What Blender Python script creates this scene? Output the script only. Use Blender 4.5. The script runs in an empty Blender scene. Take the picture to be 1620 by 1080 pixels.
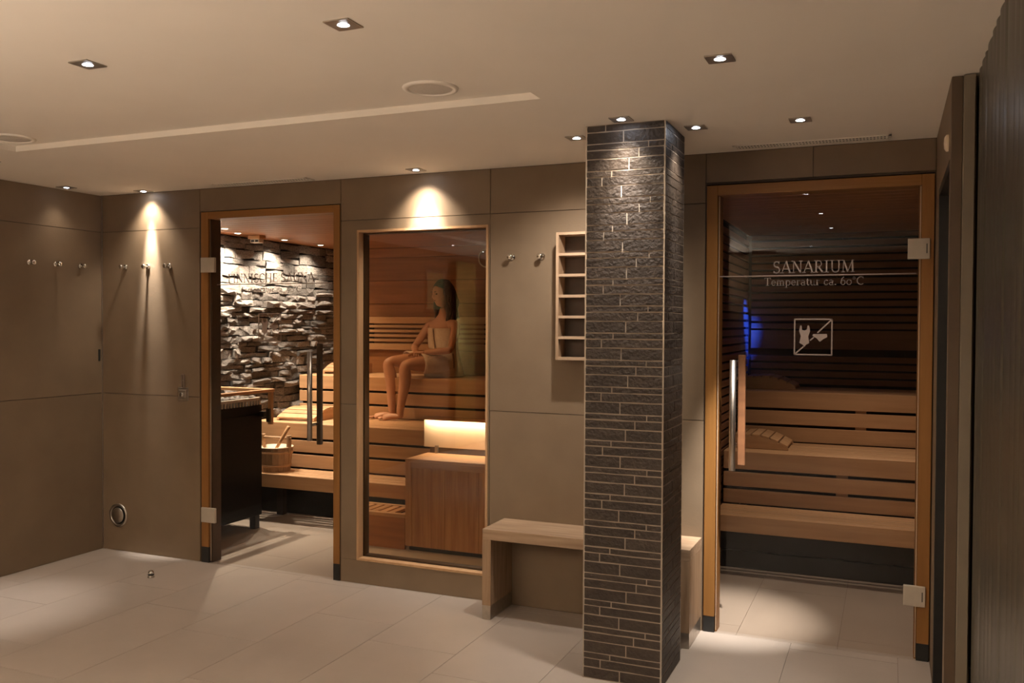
import bpy, bmesh, math, random
from mathutils import Vector, Matrix
random.seed(7)
C = bpy.context.scene.collection
PI = math.pi

# ------------------------------------------------------------------ camera
CAM = Vector((4.934, -4.497, 1.543))
cd = bpy.data.cameras.new('camera'); cam = bpy.data.objects.new('camera', cd); C.objects.link(cam)
R2 = Vector((0.92067629, 0.39029772, 0.00478129)); U2 = Vector((-0.01195543, 0.01595383, 0.99980125)); F = Vector((-0.39014387, 0.92055047, -0.01935449))
cam.matrix_world = Matrix(((R2.x, U2.x, -F.x, CAM.x), (R2.y, U2.y, -F.y, CAM.y), (R2.z, U2.z, -F.z, CAM.z), (0, 0, 0, 1)))
cd.sensor_width = 36; cd.lens = 1410.3 * 36 / 1620; cd.clip_start = .02
bpy.context.scene.camera = cam
# ------------------------------------------------------------------ world, exposure
w = bpy.data.worlds.new('world'); bpy.context.scene.world = w; w.use_nodes = True
w.node_tree.nodes['Background'].inputs[0].default_value = (1, .85, .7, 1)
w.node_tree.nodes['Background'].inputs[1].default_value = .0
vs = bpy.context.scene.view_settings
vs.view_transform = 'Standard'; vs.look = 'None'; vs.gamma = 1; vs.use_curve_mapping = False
vs.exposure = 1.1
# lamp settings (watts)
P_WIDE, P_CORE = 11.0, 65.0
WARM = (1.0, .87, .72); COOLW = (1.0, .94, .88)

# ------------------------------------------------------------------ materials
def new_mat(name):
    m = bpy.data.materials.new(name); m.use_nodes = True
    nt = m.node_tree; return m, nt, nt.nodes['Principled BSDF']
def ramp(nt, fac, stops):
    r = nt.nodes.new('ShaderNodeValToRGB'); e = r.color_ramp.elements
    e[0].position, e[0].color = stops[0][0], (*stops[0][1], 1)
    e[1].position, e[1].color = stops[-1][0], (*stops[-1][1], 1)
    for p, c in stops[1:-1]:
        n = e.new(p); n.color = (*c, 1)
    nt.links.new(fac, r.inputs[0]); return r.outputs[0]
def noise_mat(name, c1, c2, scale=8, rough=.5, bump=.0, bscale=60, stretch=(1, 1, 1), metal=0, spec=.5, detail=6, rand=0.0):
    m, nt, b = new_mat(name)
    tc = nt.nodes.new('ShaderNodeTexCoord'); mp = nt.nodes.new('ShaderNodeMapping')
    mp.inputs['Scale'].default_value = stretch
    nt.links.new(tc.outputs['Object'], mp.inputs[0])
    vec = mp.outputs[0]
    oi = nt.nodes.new('ShaderNodeObjectInfo')
    if rand:
        ad = nt.nodes.new('ShaderNodeVectorMath'); ad.operation = 'ADD'
        mu = nt.nodes.new('ShaderNodeMath'); mu.operation = 'MULTIPLY'; mu.inputs[1].default_value = 37
        nt.links.new(oi.outputs['Random'], mu.inputs[0]); nt.links.new(mp.outputs[0], ad.inputs[0]); nt.links.new(mu.outputs[0], ad.inputs[1])
        vec = ad.outputs[0]
    n = nt.nodes.new('ShaderNodeTexNoise'); n.inputs['Scale'].default_value = scale; n.inputs['Detail'].default_value = detail
    nt.links.new(vec, n.inputs[0])
    col = ramp(nt, n.outputs[0], [(.3, c1), (.7, c2)])
    if rand:
        hs = nt.nodes.new('ShaderNodeHueSaturation')
        mr = nt.nodes.new('ShaderNodeMapRange'); mr.inputs[3].default_value = 1 - rand; mr.inputs[4].default_value = 1 + rand
        nt.links.new(oi.outputs['Random'], mr.inputs[0]); nt.links.new(mr.outputs[0], hs.inputs['Value'])
        nt.links.new(col, hs.inputs['Color']); col = hs.outputs[0]
    nt.links.new(col, b.inputs['Base Color'])
    b.inputs['Roughness'].default_value = rough; b.inputs['Metallic'].default_value = metal
    b.inputs['Specular IOR Level'].default_value = spec
    if bump:
        n2 = nt.nodes.new('ShaderNodeTexNoise'); n2.inputs['Scale'].default_value = bscale; n2.inputs['Detail'].default_value = 4
        nt.links.new(vec, n2.inputs[0])
        bp = nt.nodes.new('ShaderNodeBump'); bp.inputs['Strength'].default_value = bump; bp.inputs['Distance'].default_value = .01
        nt.links.new(n2.outputs[0], bp.inputs['Height']); nt.links.new(bp.outputs[0], b.inputs['Normal'])
    return m
def wood(name, c1, c2, axis='x', rough=.5, rand=.1, sc=1.0):
    st = {'x': (.6, 9, 9), 'y': (9, .6, 9), 'z': (9, 9, .6)}[axis]
    return noise_mat(name, c1, c2, 3.0 * sc, rough, .12, 9, st, rand=rand, spec=.3)
def emit(name, col, s):
    m = bpy.data.materials.new(name); m.use_nodes = True; nt = m.node_tree; nt.nodes.clear()
    o = nt.nodes.new('ShaderNodeOutputMaterial'); e = nt.nodes.new('ShaderNodeEmission')
    e.inputs[0].default_value = (*col, 1); e.inputs[1].default_value = s; nt.links.new(e.outputs[0], o.inputs[0]); return m
def glass(name, tint, ior=1.5, rough=.0, boost=1.0):
    m = bpy.data.materials.new(name); m.use_nodes = True; nt = m.node_tree; nt.nodes.clear()
    o = nt.nodes.new('ShaderNodeOutputMaterial'); mx = nt.nodes.new('ShaderNodeMixShader')
    t = nt.nodes.new('ShaderNodeBsdfTransparent'); t.inputs[0].default_value = (*tint, 1)
    g = nt.nodes.new('ShaderNodeBsdfGlossy'); g.inputs['Roughness'].default_value = rough
    f = nt.nodes.new('ShaderNodeFresnel'); f.inputs[0].default_value = ior
    geo = nt.nodes.new('ShaderNodeNewGeometry')
    # only the outer side of the pane mirrors (front faces), the inner side just transmits
    sub = nt.nodes.new('ShaderNodeMath'); sub.operation = 'SUBTRACT'; sub.inputs[0].default_value = 1
    mul = nt.nodes.new('ShaderNodeMath'); mul.operation = 'MULTIPLY'
    mb = nt.nodes.new('ShaderNodeMath'); mb.operation = 'MULTIPLY'; mb.inputs[1].default_value = boost
    nt.links.new(geo.outputs['Backfacing'], sub.inputs[1]); nt.links.new(sub.outputs[0], mul.inputs[0]); nt.links.new(f.outputs[0], mb.inputs[0])
    nt.links.new(mb.outputs[0], mul.inputs[1])
    nt.links.new(mul.outputs[0], mx.inputs[0]); nt.links.new(t.outputs[0], mx.inputs[1]); nt.links.new(g.outputs[0], mx.inputs[2])
    nt.links.new(mx.outputs[0], o.inputs[0]); return m

M = {}
M['tile'] = noise_mat('wall_tile', (.190, .133, .083), (.214, .152, .096), 5, .55, .05, 120, rand=.03, spec=.35)
M['grout'] = noise_mat('grout', (.10, .075, .055), (.12, .09, .065), 20, .9)
M['floor'] = noise_mat('floor_tile', (.375, .315, .265), (.415, .35, .295), 3, .40, .04, 90, rand=.02, spec=.4)
M['fgrout'] = noise_mat('floor_grout', (.22, .175, .14), (.26, .2, .16), 20, .9)
M['ceil'] = noise_mat('ceiling_paint', (.80, .735, .65), (.82, .755, .67), 4, .85)
M['orange'] = wood('frame_wood', (.24, .108, .028), (.30, .138, .038), 'z', .45, .04)
M['orangex'] = wood('frame_wood_cross', (.24, .108, .028), (.30, .138, .038), 'x', .45, .04)
M['pale'] = wood('pale_trim_wood', (.42, .25, .13), (.52, .32, .17), 'z', .45, .03)
M['aspen'] = wood('bench_wood', (.46, .265, .135), (.57, .345, .185), 'x', .5, .09)
M['aspeny'] = wood('bench_wood_cross', (.46, .24, .11), (.58, .32, .155), 'y', .5, .09)
M['aspenz'] = wood('upright_wood', (.40, .215, .10), (.62, .36, .18), 'z', .5, .06, 1.5)
M['wallwood'] = wood('sauna_wall_wood', (.30, .125, .045), (.40, .175, .065), 'x', .45, .08)
M['wallwoody'] = wood('sauna_wall_wood_cross', (.27, .12, .045), (.38, .17, .065), 'y', .45, .08)
M['darkslat'] = wood('thermo_slat_wood', (.17, .078, .040), (.23, .11, .055), 'x', .5, .1)
M['darkslaty'] = wood('thermo_slat_wood_cross', (.17, .078, .04), (.23, .11, .055), 'y', .5, .1)
M['backing'] = noise_mat('dark_backing', (.012, .009, .007), (.018, .013, .010), 10, .9)
M['black'] = noise_mat('black_metal', (.010, .010, .010), (.016, .015, .014), 20, .45)
M['heaterblack'] = noise_mat('heater_black', (.004, .004, .004), (.006, .006, .006), 20, .5, spec=.15)
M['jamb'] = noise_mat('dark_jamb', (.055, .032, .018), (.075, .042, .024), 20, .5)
M['benchlam'] = wood('zebra_laminate', (.30, .195, .12), (.46, .325, .215), 'x', .4, .0, 1.8)
M['benchlamz'] = wood('zebra_laminate_upright', (.27, .17, .10), (.44, .30, .19), 'z', .4, .0, 1.8)
M['steel'] = noise_mat('brushed_steel', (.42, .37, .32), (.50, .45, .39), 30, .34, metal=1)
M['satin'] = noise_mat('satin_hinge', (.50, .44, .36), (.53, .47, .385), 30, .5, metal=.25)
M['chrome'] = noise_mat('chrome', (.75, .72, .68), (.8, .77, .72), 30, .12, metal=1)
M['trim'] = noise_mat('aluminium_trim', (.36, .32, .27), (.42, .37, .31), 30, .35, metal=.8)
M['slate'] = noise_mat('pillar_tile', (.034, .024, .018), (.056, .041, .031), 25, .5, .55, 70, rand=.14, spec=.35)
M['slategrout'] = noise_mat('pillar_grout', (.33, .27, .21), (.38, .31, .245), 30, .9)
M['stone'] = noise_mat('stacked_stone', (.13, .115, .105), (.38, .345, .32), 9, .7, 1.0, 40, rand=.5, spec=.4)
M['stoneback'] = noise_mat('stone_joint', (.02, .017, .014), (.03, .025, .02), 10, .95)
M['lava'] = noise_mat('heater_stone', (.25, .23, .21), (.5, .47, .43), 20, .85, .8, 50, rand=.3)
M['white'] = noise_mat('white_print', (.31, .235, .20), (.33, .25, .215), 30, .7)
M['whiteplastic'] = noise_mat('white_plastic', (.62, .57, .5), (.66, .6, .53), 30, .5)
M['speaker'] = noise_mat('speaker_grille', (.62, .56, .49), (.66, .60, .52), 200, .7, .5, 400)
M['skin'] = noise_mat('skin', (.50, .255, .155), (.56, .295, .18), 6, .5)
M['hair'] = noise_mat('hair', (.045, .022, .012), (.10, .052, .026), 30, .5, .6, 60, (4, 4, .6))
M['towel'] = noise_mat('towel', (.70, .56, .45), (.78, .64, .52), 60, .95, .8, 160)
M['curtain'] = noise_mat('curtain_cloth', (.55, .45, .16), (.66, .55, .22), 6, .9)
M['leaf'] = noise_mat('leaf', (.05, .09, .025), (.12, .17, .05), 8, .6)
M['cream'] = noise_mat('cream_panel', (.72, .58, .43), (.76, .62, .46), 8, .5)
M['copper'] = noise_mat('bucket_wood', (.36, .22, .12), (.48, .31, .18), 6, .6, .2, 40, (9, 9, 1))
M['lightpost'] = noise_mat('post_paint', (.20, .165, .12), (.22, .18, .13), 8, .5)
M['brownpost'] = noise_mat('brown_post', (.10, .066, .040), (.12, .078, .048), 8, .5)
M['glass'] = glass('clear_glass', (.955, .935, .90), 1.45, boost=.6)
M['winglass'] = glass('bronze_glass', (.84, .75, .62), 1.5, boost=1.6)
M['sanglass'] = glass('tinted_glass', (.965, .945, .92), 1.45, boost=.8)
M['lens'] = emit('lamp_lens', (.82, .88, 1.0), 40)
M['lensdim'] = emit('lamp_lens_dim', (.82, .88, 1.0), 5)
M['warmlens'] = emit('warm_lens', (1, .84, .66), 14)
M['strip'] = emit('led_strip', (1, .88, .74), 6)
M['blue'] = emit('blue_lens', (.02, .06, 1), 4)
M['blind'] = emit('lit_blind', (.62, .62, .26), .28)
def fluted():
    m, nt, b = new_mat('fluted_dark_glass')
    b.inputs['Base Color'].default_value = (.062, .054, .038, 1); b.inputs['Roughness'].default_value = .34
    b.inputs['Specular IOR Level'].default_value = .6
    return m
M['fluted'] = fluted()
M['greendark'] = noise_mat('dark_green_edge', (.018, .024, .016), (.028, .036, .024), 6, .4)

# ------------------------------------------------------------------ helpers
def world_loc(o):
    v = Vector((0, 0, 0))
    while o is not None:
        v += o.location; o = o.parent
    return v
def link(name, me, parent=None, loc=(0, 0, 0)):
    o = bpy.data.objects.new(name, me); C.objects.link(o); o.location = loc
    if parent is not None: o.parent = parent
    return o
def obj(name, bm, mat, parent=None, smooth=False, origin=None):
    """bm is in world coordinates; link it as one object, under parent if given"""
    me = bpy.data.meshes.new(name)
    if parent is not None: off = world_loc(parent)
    else: off = Vector(origin) if origin else Vector((0, 0, 0))
    bmesh.ops.translate(bm, verts=bm.verts, vec=-off)
    bmesh.ops.recalc_face_normals(bm, faces=bm.faces)
    bm.to_mesh(me); bm.free()
    me.materials.append(M[mat] if isinstance(mat, str) else mat)
    if smooth:
        for p in me.polygons: p.use_smooth = True
    return link(name, me, parent, (0, 0, 0) if parent is not None else off)
def thing(name, label, cat, loc, group=None):
    o = link(name, None, None, loc); o.empty_display_size = .05
    return tag(o, label, cat, group)
def tag(o, label, cat, group=None):
    o['label'] = label; o['category'] = cat
    if group: o['group'] = group
    return o
def struct(name, loc=(0, 0, 0)):
    o = link(name, None, None, loc); o['kind'] = 'structure'; return o
def bx(bm, x0, x1, y0, y1, z0, z1, bev=0):
    vs = [bm.verts.new((x, y, z)) for x in (x0, x1) for y in (y0, y1) for z in (z0, z1)]
    fs = [bm.faces.new([vs[i] for i in q]) for q in ((0, 1, 3, 2), (4, 6, 7, 5), (0, 4, 5, 1), (2, 3, 7, 6), (0, 2, 6, 4), (1, 5, 7, 3))]
    if bev:
        es = list({e for f in fs for e in f.edges})
        bmesh.ops.bevel(bm, geom=es, offset=bev, segments=1, affect='EDGES')
    return bm
def box(*a, bev=0):
    return bx(bmesh.new(), *a, bev=bev)
def cyl(bm, p0, p1, r0, r1=None, n=20, caps=True):
    p0, p1 = Vector(p0), Vector(p1); d = (p1 - p0).normalized(); r1 = r0 if r1 is None else r1
    a = d.orthogonal().normalized(); b = d.cross(a)
    A = [bm.verts.new(p0 + r0 * (math.cos(2 * PI * i / n) * a + math.sin(2 * PI * i / n) * b)) for i in range(n)]
    B = [bm.verts.new(p1 + r1 * (math.cos(2 * PI * i / n) * a + math.sin(2 * PI * i / n) * b)) for i in range(n)]
    for i in range(n): bm.faces.new((A[i], A[(i + 1) % n], B[(i + 1) % n], B[i]))
    if caps: bm.faces.new(A[::-1]); bm.faces.new(B)
    return bm
def lathe(bm, prof, base, axis=(0, 0, 1), n=24):
    """prof: list of (radius, height)"""
    base = Vector(base); d = Vector(axis).normalized(); a = d.orthogonal().normalized(); b = d.cross(a); rings = []
    for r, h in prof:
        if r < 1e-5: rings.append([bm.verts.new(base + d * h)])
        else: rings.append([bm.verts.new(base + d * h + r * (math.cos(2 * PI * i / n) * a + math.sin(2 * PI * i / n) * b)) for i in range(n)])
    for A, B in zip(rings, rings[1:]):
        for i in range(n):
            j = (i + 1) % n
            if len(A) == 1 and len(B) == 1: continue
            if len(A) == 1: bm.faces.new((A[0], B[j], B[i]))
            elif len(B) == 1: bm.faces.new((A[i], A[j], B[0]))
            else: bm.faces.new((A[i], A[j], B[j], B[i]))
    return bm
def tube(bm, pts, r, n=8):
    for a, b in zip(pts, pts[1:]): cyl(bm, a, b, r, n=n)
    return bm
def spot(parent, loc, target, power, size, blend, col, rad=.03):
    l = bpy.data.lights.new('bulb', 'SPOT'); l.energy = power; l.spot_size = math.radians(size); l.spot_blend = blend
    l.color = col; l.shadow_soft_size = rad
    o = link('bulb', l, parent, Vector(loc) - world_loc(parent))
    o.rotation_euler = (Vector(target) - Vector(loc)).to_track_quat('-Z', 'Y').to_euler()
    return o

H = 2.4; ZJ = (0, 1.063, 2.152, 2.4)
# ================================================================== STRUCTURE
# ---- floor
fl = struct('floor')
obj('slab', box(-.1, 5.9, -6.7, 2.95, -.12, -.0035), 'fgrout', fl)
PX, PY, G = .475, .95, .002
me_cache = {}
def tile_mesh(dx, dy, dz, bev, mat, key):
    k = (key, round(dx, 3), round(dy, 3), round(dz, 3))
    if k not in me_cache:
        bm = box(-dx / 2, dx / 2, -dy / 2, dy / 2, -dz / 2, dz / 2, bev=bev)
        bmesh.ops.recalc_face_normals(bm, faces=bm.faces)
        me = bpy.data.meshes.new(key); bm.to_mesh(me); bm.free(); me.materials.append(M[mat]); me_cache[k] = me
    return me_cache[k]
def floor_tiles(x_lo, x_hi, y_lo, y_hi, x_ref, stag):
    k0 = math.floor((x_lo - x_ref) / PX); k1 = math.ceil((x_hi - x_ref) / PX)
    for k in range(k0, k1):
        xa, xb = max(x_lo, x_ref + k * PX), min(x_hi, x_ref + (k + 1) * PX)
        if xb - xa < .02: continue
        off = stag[k % len(stag)]
        j = math.floor((y_lo - off) / PY)
        while off + j * PY < y_hi:
            ya, yb = max(y_lo, off + j * PY), min(y_hi, off + (j + 1) * PY); j += 1
            if yb - ya < .02: continue
            link('tile', tile_mesh(xb - xa - G, yb - ya - G, .02, 0, 'floor', 'tile'), fl, ((xa + xb) / 2, (ya + yb) / 2, -.01))
floor_tiles(0, 5.12, -6.5, 0.0, 4.51, (-.08, .40, .16))
floor_tiles(.02, 2.98, 0.0, 2.75, .93, (.30, .75))
floor_tiles(3.92, 5.38, 0.0, 2.75, 4.72, (.15, .88))

# ---- back wall of tiles (carries doors and window)
wb = struct('wall_back')
core = bmesh.new()
TH = .10
for a in ((-.1, .848, 0, H), (1.915, 2.035, 0, H), (2.882, 4.078, 0, H), (.848, 1.915, 2.255, H), (2.035, 2.882, 2.092, H), (2.035, 2.882, 0, .14), (4.078, 5.115, 2.245, H), (5.115, 5.5, 0, H)):
    bx(core, a[0], a[1], .012, TH, a[2], a[3])
obj('backing', core, 'grout', wb)
def wtile(rects):
    bm = bmesh.new()
    for x0, x1, z0, z1 in rects: bx(bm, x0, x1, 0, .012, z0, z1)
    return obj('tile', bm, 'tile', wb)
g = .0018
for x0, x1 in ((0, .848), (2.895, 3.74), (3.74, 4.078)):
    for z0, z1 in zip(ZJ, ZJ[1:]): wtile([(x0 + g, x1 - g, z0 + g, z1 - g)])
for x0, x1 in ((.848, 1.919), (4.078, 4.587), (4.587, 5.12)):
    wtile([(x0 + g, x1 - g, 2.255, H - g)])
wtile([(1.919 + g, 2.032, .14, 1.063 - g), (1.919 + g, 2.895 - g, g, .138), (2.885, 2.895 - g, .138, 1.063 - g)])
wtile([(1.919 + g, 2.032, 1.063 + g, 2.094), (1.919 + g, 2.895 - g, 2.094, 2.152 - g), (2.885, 2.895 - g, 1.063 + g, 2.094)])
wtile([(1.919 + g, 2.895 - g, 2.152 + g, H - g)])

# ---- left wall
wl = struct('wall_left')
obj('backing', box(-.12, -.012, -6.6, 0.1, 0, H), 'grout', wl)
ys = [0, -1.09, -2.18, -3.27, -4.36, -5.45, -6.5]
for ya, yb in zip(ys, ys[1:]):
    for z0, z1 in zip(ZJ, ZJ[1:]):
        obj('tile', box(-.012, 0, yb + g, ya - g, z0 + g, z1 - g), 'tile', wl)
t = struct('trim_1'); obj('corner_profile', box(0, .006, -.006, 0, 0, H), 'trim', t)
obj('gap_plate', box(0, .005, -.035, -.02, 1.28, 1.36, bev=.001), 'black', t)
# ---- front wall behind the camera
wf = struct('wall_front')
obj('backing', box(-.12, 5.6, -6.62, -6.512, 0, H), 'grout', wf)
for x0, x1 in zip((0, 1.07, 2.14, 3.21, 4.28), (1.07, 2.14, 3.21, 4.28, 5.35)):
    for z0, z1 in zip(ZJ, ZJ[1:]):
        obj('tile', box(x0 + g, x1 - g, -6.512, -6.5, z0 + g, z1 - g), 'tile', wf)
# ---- right wall with dark doorway, then the glass partition
wr = struct('wall_right')
bm = bmesh.new(); bx(bm, 5.12, 5.2, -.25, 0, 0, H); bx(bm, 5.12, 5.2, -1.05, -.25, 2.13, H); bx(bm, 5.12, 5.2, -1.05, -1.0, 0, 2.13)
obj('wall_panel', bm, 'tile', wr)
d3 = struct('door_3')
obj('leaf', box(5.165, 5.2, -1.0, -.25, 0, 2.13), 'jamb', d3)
bm = bmesh.new(); bx(bm, 5.122, 5.165, -.28, -.25, 0, 2.13); bx(bm, 5.122, 5.165, -1.0, -.985, 0, 2.13); bx(bm, 5.122, 5.165, -.985, -.28, 2.10, 2.13)
obj('frame', bm, 'black', d3)
bm = bmesh.new(); cyl(bm, (5.165, -.95, 1.19), (5.135, -.95, 1.19), .01, n=12); cyl(bm, (5.135, -.95, 1.19), (5.135, -.86, 1.19), .008, n=12)
obj('handle', bm, 'chrome', d3, True)
tp = struct('trim_2')
obj('brown_post', box(5.12, 5.156, -1.075, -1.05, 0, H, bev=.002), 'brownpost', tp)
obj('light_post', box(5.156, 5.192, -1.10, -1.06, 0, H - .003, bev=.002), 'lightpost', tp)
wp = struct('wall_partition')
obj('dark_edge', box(5.205, 5.25, -6.5, -1.1, 0, H), 'greendark', wp)
# fluted glass: vertical ribs, alternately wide and narrow
y = -1.10; k = 0
while y > -2.62:
    wdt = (.085, .12, .06, .15, .1)[k % 5]; k += 1
    bm = bmesh.new(); n = 6; prev = None
    for i in range(n + 1):
        yy = y - wdt * i / n; xx = 5.204 - .005 * math.sin(PI * i / n)
        a = bm.verts.new((xx, yy, 0)); b = bm.verts.new((xx, yy, H))
        if prev: bm.faces.new((prev[0], prev[1], b, a))
        prev = (a, b)
    a0 = bm.verts.new((5.2045, y, 0)); 
    o = obj('flute', bm, 'fluted', wp, True); y -= wdt
tag_none = None
# ---- ceiling with shallow tray
ce = struct('ceiling')
RX0, RX1, RY1, RY0, ST = .865, 3.70, -1.32, -6.5, .028
bm = bmesh.new()
bx(bm, -.1, 5.6, RY1, .0, H, H + .1); bx(bm, -.1, RX0, RY0, RY1, H, H + .1); bx(bm, RX1, 5.6, RY0, RY1, H, H + .1)
obj('ceiling_border', bm, 'ceil', ce)
obj('ceiling_tray', box(RX0, RX1, RY0, RY1, H + ST, H + .1), 'ceil', ce)

# ================================================================== DOWNLIGHTS
dl_label = {}
def downlight(x, y, z, label, wide=P_WIDE, core=P_CORE, dim=False, tilt=(0, 0), group='square recessed downlights in the corridor ceiling', wsize=100, csize=34, lens='lens'):
    t = thing('downlight', label, 'downlight', (x, y, z), group)
    bm = bmesh.new(); s = .043
    # square bezel with a round opening
    n = 32; inner = []; outer = []
    for i in range(n):
        a = 2 * PI * i / n; c, q = math.cos(a), math.sin(a); m = max(abs(c), abs(q))
        inner.append((x + .0185 * c, y + .0185 * q)); outer.append((x + s * c / m, y + s * q / m))
    vi = [bm.verts.new((*p, z - .004)) for p in inner]; vo = [bm.verts.new((*p, z - .004)) for p in outer]; vt = [bm.verts.new((*p, z)) for p in outer]; vu = [bm.verts.new((*p, z - .001)) for p in inner]
    for i in range(n):
        j = (i + 1) % n
        bm.faces.new((vi[i], vi[j], vo[j], vo[i])); bm.faces.new((vo[i], vo[j], vt[j], vt[i])); bm.faces.new((vi[j], vi[i], vu[i], vu[j]))
    obj('bezel', bm, 'trim', t)
    obj('lens', lathe(bmesh.new(), [(.0, -.0065), (.008, -.0062), (.014, -.0045), (.0165, -.0012)], (x, y, z), n=20), lens, t, True)
    if core: spot(t, (x, y, z - .012), (x + tilt[0], y + tilt[1], z - 1), core, csize, 1.0, COOLW, .02)
    if wide: spot(t, (x, y, z - .012), (x + tilt[0], y + tilt[1], z - 1), wide, wsize, 1.0, WARM, .03)
    return t
Z1 = H + ST
downlight(2.391, -2.236, Z1, 'small square downlight on the left in the raised ceiling tray')
downlight(3.435, -2.25, Z1, 'small square downlight in the ceiling tray, top centre of the photo')
downlight(4.421, -1.587, H, 'small square downlight nearest the camera, right of the ceiling tray')
downlight(3.893, -.886, H, 'small square downlight just in front of the dark tiled pillar', 14, 34, csize=46, tilt=(0, .05))
downlight(3.60, -.60, H, 'small square downlight half hidden at the left edge of the pillar top', 14, 24, tilt=(-.24, .62), csize=88)
downlight(4.15, -.617, H, 'small square downlight close to the right side of the dark pillar', 14, 30)
downlight(4.58, -.599, H, 'small square downlight in front of the right-hand sauna door', 14, 300, tilt=(-.18, .36), csize=26)
downlight(2.498, -.129, H, 'small downlight above the sauna window washing the wall', 22, 40, csize=52, tilt=(0, .34))
downlight(.441, -.067, H, 'small downlight against the wall above the three lit coat hooks', 18, 150, csize=22, tilt=(0, .14))
downlight(.103, -.37, H, 'dim small downlight beside the left wall above the shadowed hooks', 2, 1, lens='lensdim')
downlight(.50, -1.20, H, 'small downlight at the left edge of the photo beside the ceiling tray')
for x, y, z, lab in ((4.44, -2.68, H, 'downlight beside the camera, mirrored highest in the right sauna door'), (4.45, -3.77, H, 'downlight beside the camera, mirrored second in the row in the right sauna door'),
    (4.50, -4.8, H, 'downlight just behind the camera, mirrored third in the row in the right door'), (4.14, -5.6, H, 'rear downlight mirrored above the word on the right sauna door'),
    (3.2, -5.5, Z1, 'rear downlight mirrored near the left edge of the right sauna door'), (1.44, -2.92, Z1, 'downlight in the tray, mirrored top right in the sauna window'),
    (.55, -4.1, H, 'downlight by the blind window, mirrored right in the sauna window'), (2.4, -4.0, Z1, 'tray downlight behind the camera above the nearer added uplighter'), (.5, -5.0, H, 'rear left downlight near the curtain behind the camera')):
    downlight(x, y, z, lab, core=220 if x == .5 else P_CORE, csize=60 if x == .5 else 34)

# ceiling speakers
for (x, y, lab) in ((3.335, -1.52, 'round flush ceiling speaker between downlights and tray edge, nearer the pillar'), (1.03, -1.47, 'round flush ceiling speaker at the far left of the tray')):
    t = thing('ceiling_speaker', lab, 'speaker', (x, y, Z1), 'round ceiling speakers')
    obj('rim', lathe(bmesh.new(), [(.083, -.003), (.086, -.009), (.104, -.006), (.106, 0)], (x, y, Z1), n=40), 'ceil', t, True)
    obj('grille', lathe(bmesh.new(), [(0, -.009), (.05, -.008), (.083, -.004)], (x, y, Z1), n=40), 'speaker', t, True)
# linear vents
def vent(x0, x1, y, n, label, wd=.055):
    t = thing('ceiling_vent', label, 'vent', ((x0 + x1) / 2, y, H), 'linear ceiling vents')
    bm = bmesh.new()
    for a in ((x0, x1, y - wd, y - wd + .014), (x0, x1, y + wd - .014, y + wd), (x0, x0 + .014, y - wd, y + wd), (x1 - .014, x1, y - wd, y + wd), (x0, x1, y - .004, y + .004)):
        bx(bm, *a, H - .004, H)
    obj('frame', bm, 'ceil', t)
    obj('slot', box(x0 + .01, x1 - .01, y - wd + .01, y + wd - .01, H - .002, H - .0005), 'black', t)
    bm = bmesh.new()
    for i in range(n):
        xx = x0 + .02 + (x1 - x0 - .04) * i / (n - 1); bx(bm, xx - .0035, xx + .0035, y - wd + .01, y + wd - .01, H - .0032, H - .001)
    o = obj('fin', bm, 'ceil', t); o['kind'] = 'stuff'
vent(1.06, 1.76, -.085, 34, 'slim linear ceiling vent above the left sauna door', .045)
vent(4.23, 4.93, -.105, 46, 'slim slotted ceiling vent above the right sauna door', .045)

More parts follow.
